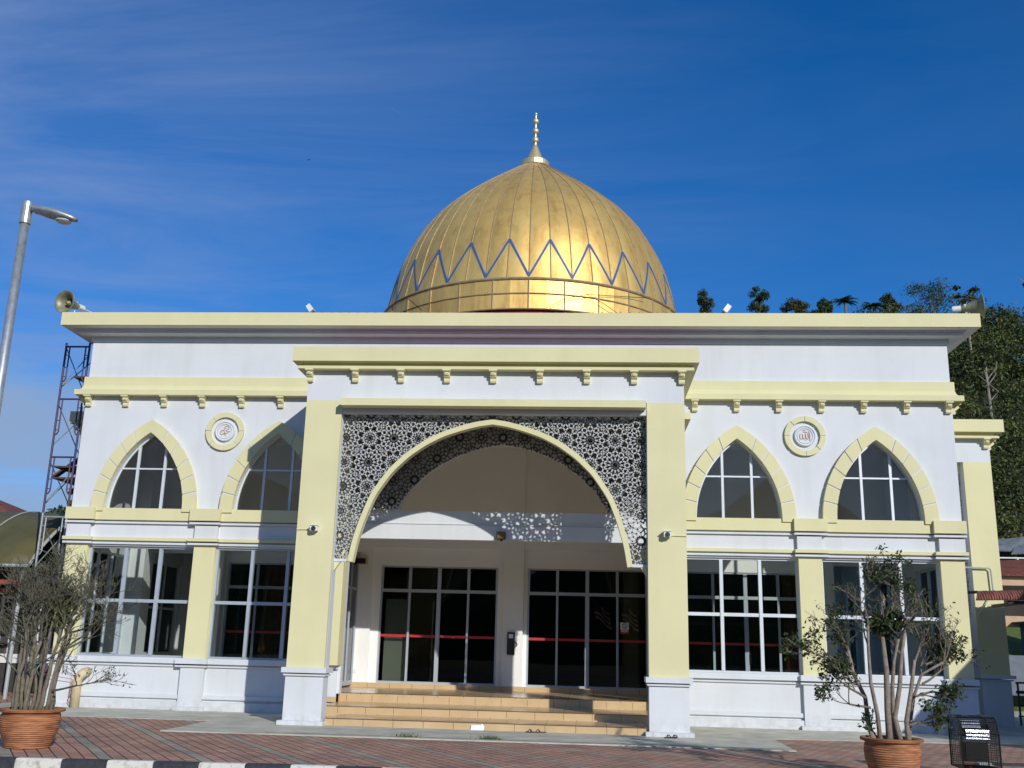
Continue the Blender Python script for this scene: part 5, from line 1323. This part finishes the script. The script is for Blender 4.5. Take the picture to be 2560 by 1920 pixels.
for e, d in ends:
    if e.z < .9 and e.x > .2 and r.random() < .5 or r.random() < .03:
        for _ in range(2): lf.leaf(e+Vector((r.gauss(0, .02), r.gauss(0, .02), r.gauss(0, .02))), .06, r)
lf.build('leaves', M['leafdark'], t)
ep = MB()
for i in range(320): ep.leaf((.28+r.gauss(0, .10), -.02+r.gauss(0, .1), 1.95+r.gauss(0, .16)), r.uniform(.12, .24), r, 1.5)
ep.build('epiphyte', M['treeB'], t)

# right: leafy shrub
r = random.Random(8)
t = thing('shrub', 'open branched shrub with dark leaf clusters growing in the right pot', 'shrub', (7.33, -10.95, .5), 'potted shrubs in the forecourt')
m = MB(); tw = MB(); ends = []; lf = MB(); rl = MB()
stems = [((-.26, 0, 0), [(-.28, 0, .35), (-.36, 0, .75), (-.55, 0, 1.15), (-.62, 0, 1.5)], .048), ((-.16, .05, 0), [(-.17, 0, .5), (-.30, 0, 1.0), (-.30, 0, 1.55), (-.34, 0, 1.9)], .04), ((-.03, 0, 0), [(-.02, 0, .6), (-.05, 0, 1.2), (-.04, 0, 1.9), (-.02, 0, 2.35)], .058), ((.08, .1, 0), [(.07, 0, .5), (.05, 0, .9), (.10, 0, 1.35), (.16, 0, 1.7)], .045), ((.16, 0, 0), [(.10, 0, .45), (.20, 0, .95), (.22, 0, 1.45), (.34, 0, 1.9)], .05), ((.24, -.1, 0), [(.26, 0, .4), (.36, 0, .9), (.50, 0, 1.35), (.62, .0, 1.6)], .045), ((.28, .05, 0), [(.36, 0, .35), (.42, 0, .8), (.6, .1, 1.15), (.85, .1, 1.35)], .035)]
for p0, rest, R0 in stems:
    pts_ = [Vector(p0)]+[Vector(q)+Vector((r.gauss(0, .015), r.gauss(0, .12), 0)) for q in rest]
    n = len(pts_); m.tube(pts_, [R0*(1-.5*i/(n-1)) for i in range(n)], 8)
    for k_ in range(3):
        sgn = 1 if p0[0] > 0 else -1
        grow(tw, pts_[-1] if k_ < 2 else pts_[-2], (sgn*.25+r.gauss(0, .5), r.gauss(0, .4), .85), r.uniform(.26, .42), R0*.42, 3, r, ends, .5, .25, 3)
lat = []
LS = .66
for p0, d0, ln in (((-.55, 0, 1.15), (-1, 0, .75), .75), ((-.36, 0, .75), (-1, .1, .55), .6), ((-.30, 0, .6), (-1, -.2, .2), .55), ((.62, 0, 1.3), (1, 0, .55), .7), ((.55, 0, 1.0), (1, .1, .35), .8), ((.42, 0, .8), (1, 0, .1), .6), ((.3, 0, .35), (1, 0, .35), .45), ((-.02, 0, 2.2), (-.2, 0, 1), .5), ((.1, 0, 2.1), (.5, 0, 1), .6), ((-.62, 0, 1.4), (-.6, 0, 1), .5)):
    e2 = []; grow(tw, p0, d0, ln*LS*(.8 if d0[0] > .4 else 1), .022, 4, r, e2, .36, .2, 3); lat += e2
# leaf clusters mostly on the lateral branches
for e, d in lat:
    if r.random() < .92:
        for _ in range(5): lf.leaf(e+Vector((r.gauss(0, .045), r.gauss(0, .045), r.gauss(0, .04))), r.uniform(.05, .10), r)
    if r.random() < .05:
        for _ in range(3): rl.leaf(e+Vector((r.gauss(0, .02), 0, .03)), .05, r)
for e, d in ends:
    if r.random() < .30:
        for _ in range(4): lf.leaf(e+Vector((r.gauss(0, .04), r.gauss(0, .04), r.gauss(0, .04))), r.uniform(.04, .08), r)
for i in range(70): lf.leaf((-.36+r.gauss(0, .06), -.02+r.gauss(0, .06), .42+r.gauss(0, .10)), r.uniform(.06, .12), r)
for i in range(360): lf.leaf((.0+r.gauss(0, .14), r.gauss(0, .08), 1.95+r.gauss(0, .09)), r.uniform(.08, .20), r, .5)
m.build('stems', M['bark2'], t, smooth=True); tw.build('twigs', M['bark'], t); lf.build('leaves', M['leafdark'], t); rl.build('young_leaves', M['leafred'], t)

# ------------------------------------------------------------------ caged floodlight
t = thing('caged_floodlight', 'black mesh guard cage enclosing two floodlights at the lower right', 'floodlight', (8.97, -9.95, -.012))
sidep = [(-.30, .16), (.26, .16), (.26, .97), (-.12, .97), (-.24, .90), (-.30, .72)]      # (y,z) outline
m = MB()
def wires(p, q, x0, x1, n):
    for i in range(n+1):
        f = i/n; a_ = p[0]+(q[0]-p[0])*f; b_ = p[1]+(q[1]-p[1])*f; m.tube([(x0, a_, b_), (x1, a_, b_)], .0035, 3, False)
K = len(sidep)
for i in range(K):
    p, q = sidep[i], sidep[(i+1) % K]; ln = math.hypot(q[0]-p[0], q[1]-p[1]); n_w = max(2, int(ln/.035))
    wires(p, q, -.31, .31, n_w)
    for j in range(22):
        x = -.31+.62*j/21; m.tube([(x, p[0], p[1]), (x, q[0], q[1])], .0035, 3, False)
for x in (-.31, .31):
    for j in range(17):
        y = -.29+.55*j/16; zt = .97 if y > -.12 else .97-(-.12-y)*.9; m.tube([(x, y, .16), (x, y, zt)], .0035, 3, False)
    for j in range(22): z = .17+.78*j/21; m.tube([(x, -.30 if z < .75 else -.30+(z-.75)*.7, z), (x, .26, z)], .0035, 3, False)
m.build('mesh_guard', M['black'], t)
m = MB()
for x in (-.31, .31): m.tube([(x, *p) for p in sidep]+[(x, *sidep[0])], .014, 5)
for p in sidep: m.tube([(-.31, *p), (.31, *p)], .014, 5)
m.box(-.2, -.1, -.1, .1, .97, 1.0); m.box(.12, .22, -.1, .1, .97, 1.0); m.build('cage_frame', M['black'], t)
m = MB(); m.obox((-.20, -.16, .70), (.44, .02, 0), (0, .10, .16), (0, .26, -.06)); m.box(-.18, .18, -.12, .18, .26, .56); m.build('lamp_housing', M['black'], t)
m = MB(); m.obox((-.18, -.175, .62), (.40, .02, 0), (0, .03, .15), (0, -.012, .0)); m.obox((-.22, -.14, .80), (.30, 0, 0), (0, .06, .12), (0, -.012, .0)); m.build('reflector', M['reflector'], t)
m = MB(); m.tube([(-.26, .0, 0), (-.26, 0, .17)], .03, 6); m.tube([(-.10, .0, 0), (-.10, 0, .17)], .03, 6); m.box(-.3, .3, -.06, .06, 0, .02); m.build('stand', M['redbeam'], t)

# ------------------------------------------------------------------ slippers, scraps, weeds, bird
def slipper(x, y, rz_, mt, label, s=1.):
    t = thing('slipper', label, 'slipper', (x, y, .001), 'slippers left at the entrance'); t.rotation_euler = (0, 0, rz_)
    ol = []
    for i in range(20):
        a_ = 2*PI*i/20; L_ = .135*math.sin(a_); w_ = .046*math.cos(a_)*(1+.25*math.sin(a_)); ol.append((w_*s, L_*s))
    m = MB(); m.prism(ol, 'z', 0, .022); m.build('sole', M[mt], t)
    m = MB(); m.tube([(-.045*s, .0, .02), (-.03*s, .03, .06), (0, .055, .07), (.03*s, .03, .06), (.045*s, .0, .02)], .011, 6); m.tube([(0, .055, .07), (0, .10, .02)], .008, 5); m.build('strap', M[mt], t)
slipper(4.30, -4.13, 2.2, 'slipper', 'dark slipper before the right pier, left of its pair', 1.1)
slipper(4.43, -4.08, 2.9, 'slipper', 'dark slipper before the right pier, right of its pair', 1.1)
slipper(1.15, -3.83, 1.5, 'slipper2', 'brown slipper at the bottom step, left of its pair', 1.1)
slipper(1.34, -3.80, 1.8, 'slipper2', 'brown slipper at the bottom step, right of its pair', 1.1)
m = MB(); m.prism([(-.30, .002), (.01, .002), (.02, .05), (.03, .09), (-.02, .15), (-.07, .12), (-.17, .12), (-.28, .115)], 'y', -3.665, -3.655); tag(m.build('paper_scrap', M['paper']), 'torn white paper leaning on the lowest step', 'paper')
for x, y, n, lab in ((-1.45, -6.02, 60, 'small weed tuft in the apron joint at left'), (.35, -6.0, 130, 'larger weed tuft in the apron joint before the steps')):
    m = MB()
    for i in range(n):
        bx_, by_ = r.gauss(0, .13), r.gauss(0, .025); h_ = r.uniform(.03, .12); a_ = r.gauss(0, .06)
        m.add([(x+bx_-.006, y+by_, 0), (x+bx_+.006, y+by_, 0), (x+bx_+a_, y+by_+r.gauss(0, .02), h_)], [(0, 1, 2)])
    tag(m.build('weed', M['weed']), lab, 'weed', 'weeds in the apron joint')
# crack line in the apron (dark gap)
m = MB(); xx = -4.5; pt = []
while xx < 6.6: pt.append((xx, -6.02+.03*math.sin(xx*2.1)+r.gauss(0, .015))); xx += .16
m.add([(x, y-.018-.012*abs(math.sin(x*3)), .003) for x, y in pt]+[(x, y+.016+.01*abs(math.sin(x*5)), .003) for x, y in pt], [(i, i+1, len(pt)+i+1, len(pt)+i) for i in range(len(pt)-1)])
st(m.build('apron_joint', M['soil']))
t = Vector((2.398, -28.695, 1.911))
d = fw+rt2*((772-1280)/f_)-up2*((400-960)/f_); p = t+d*70
b_ = thing('bird', 'tiny dark bird flying high in the sky left of the dome', 'bird', p); b_.scale = (.38,)*3
m = MB(); m.lathe([(0, -.2), (.045, -.1), (.06, 0), (.04, .12), (0, .22)], n=8, M_=Matrix.Rotation(1.2, 3, 'Y')); m.build('body', M['bird'], b_)
m = MB(); m.add([(0, .06, .02), (0, -.08, .02), (-.22, -.02, .14), (-.38, .05, .08)], [(0, 1, 2, 3)]); m.add([(0, .06, .02), (0, -.08, .02), (.2, -.02, .12), (.36, .05, .02)], [(0, 1, 2, 3)]); m.build('wing', M['bird'], b_)
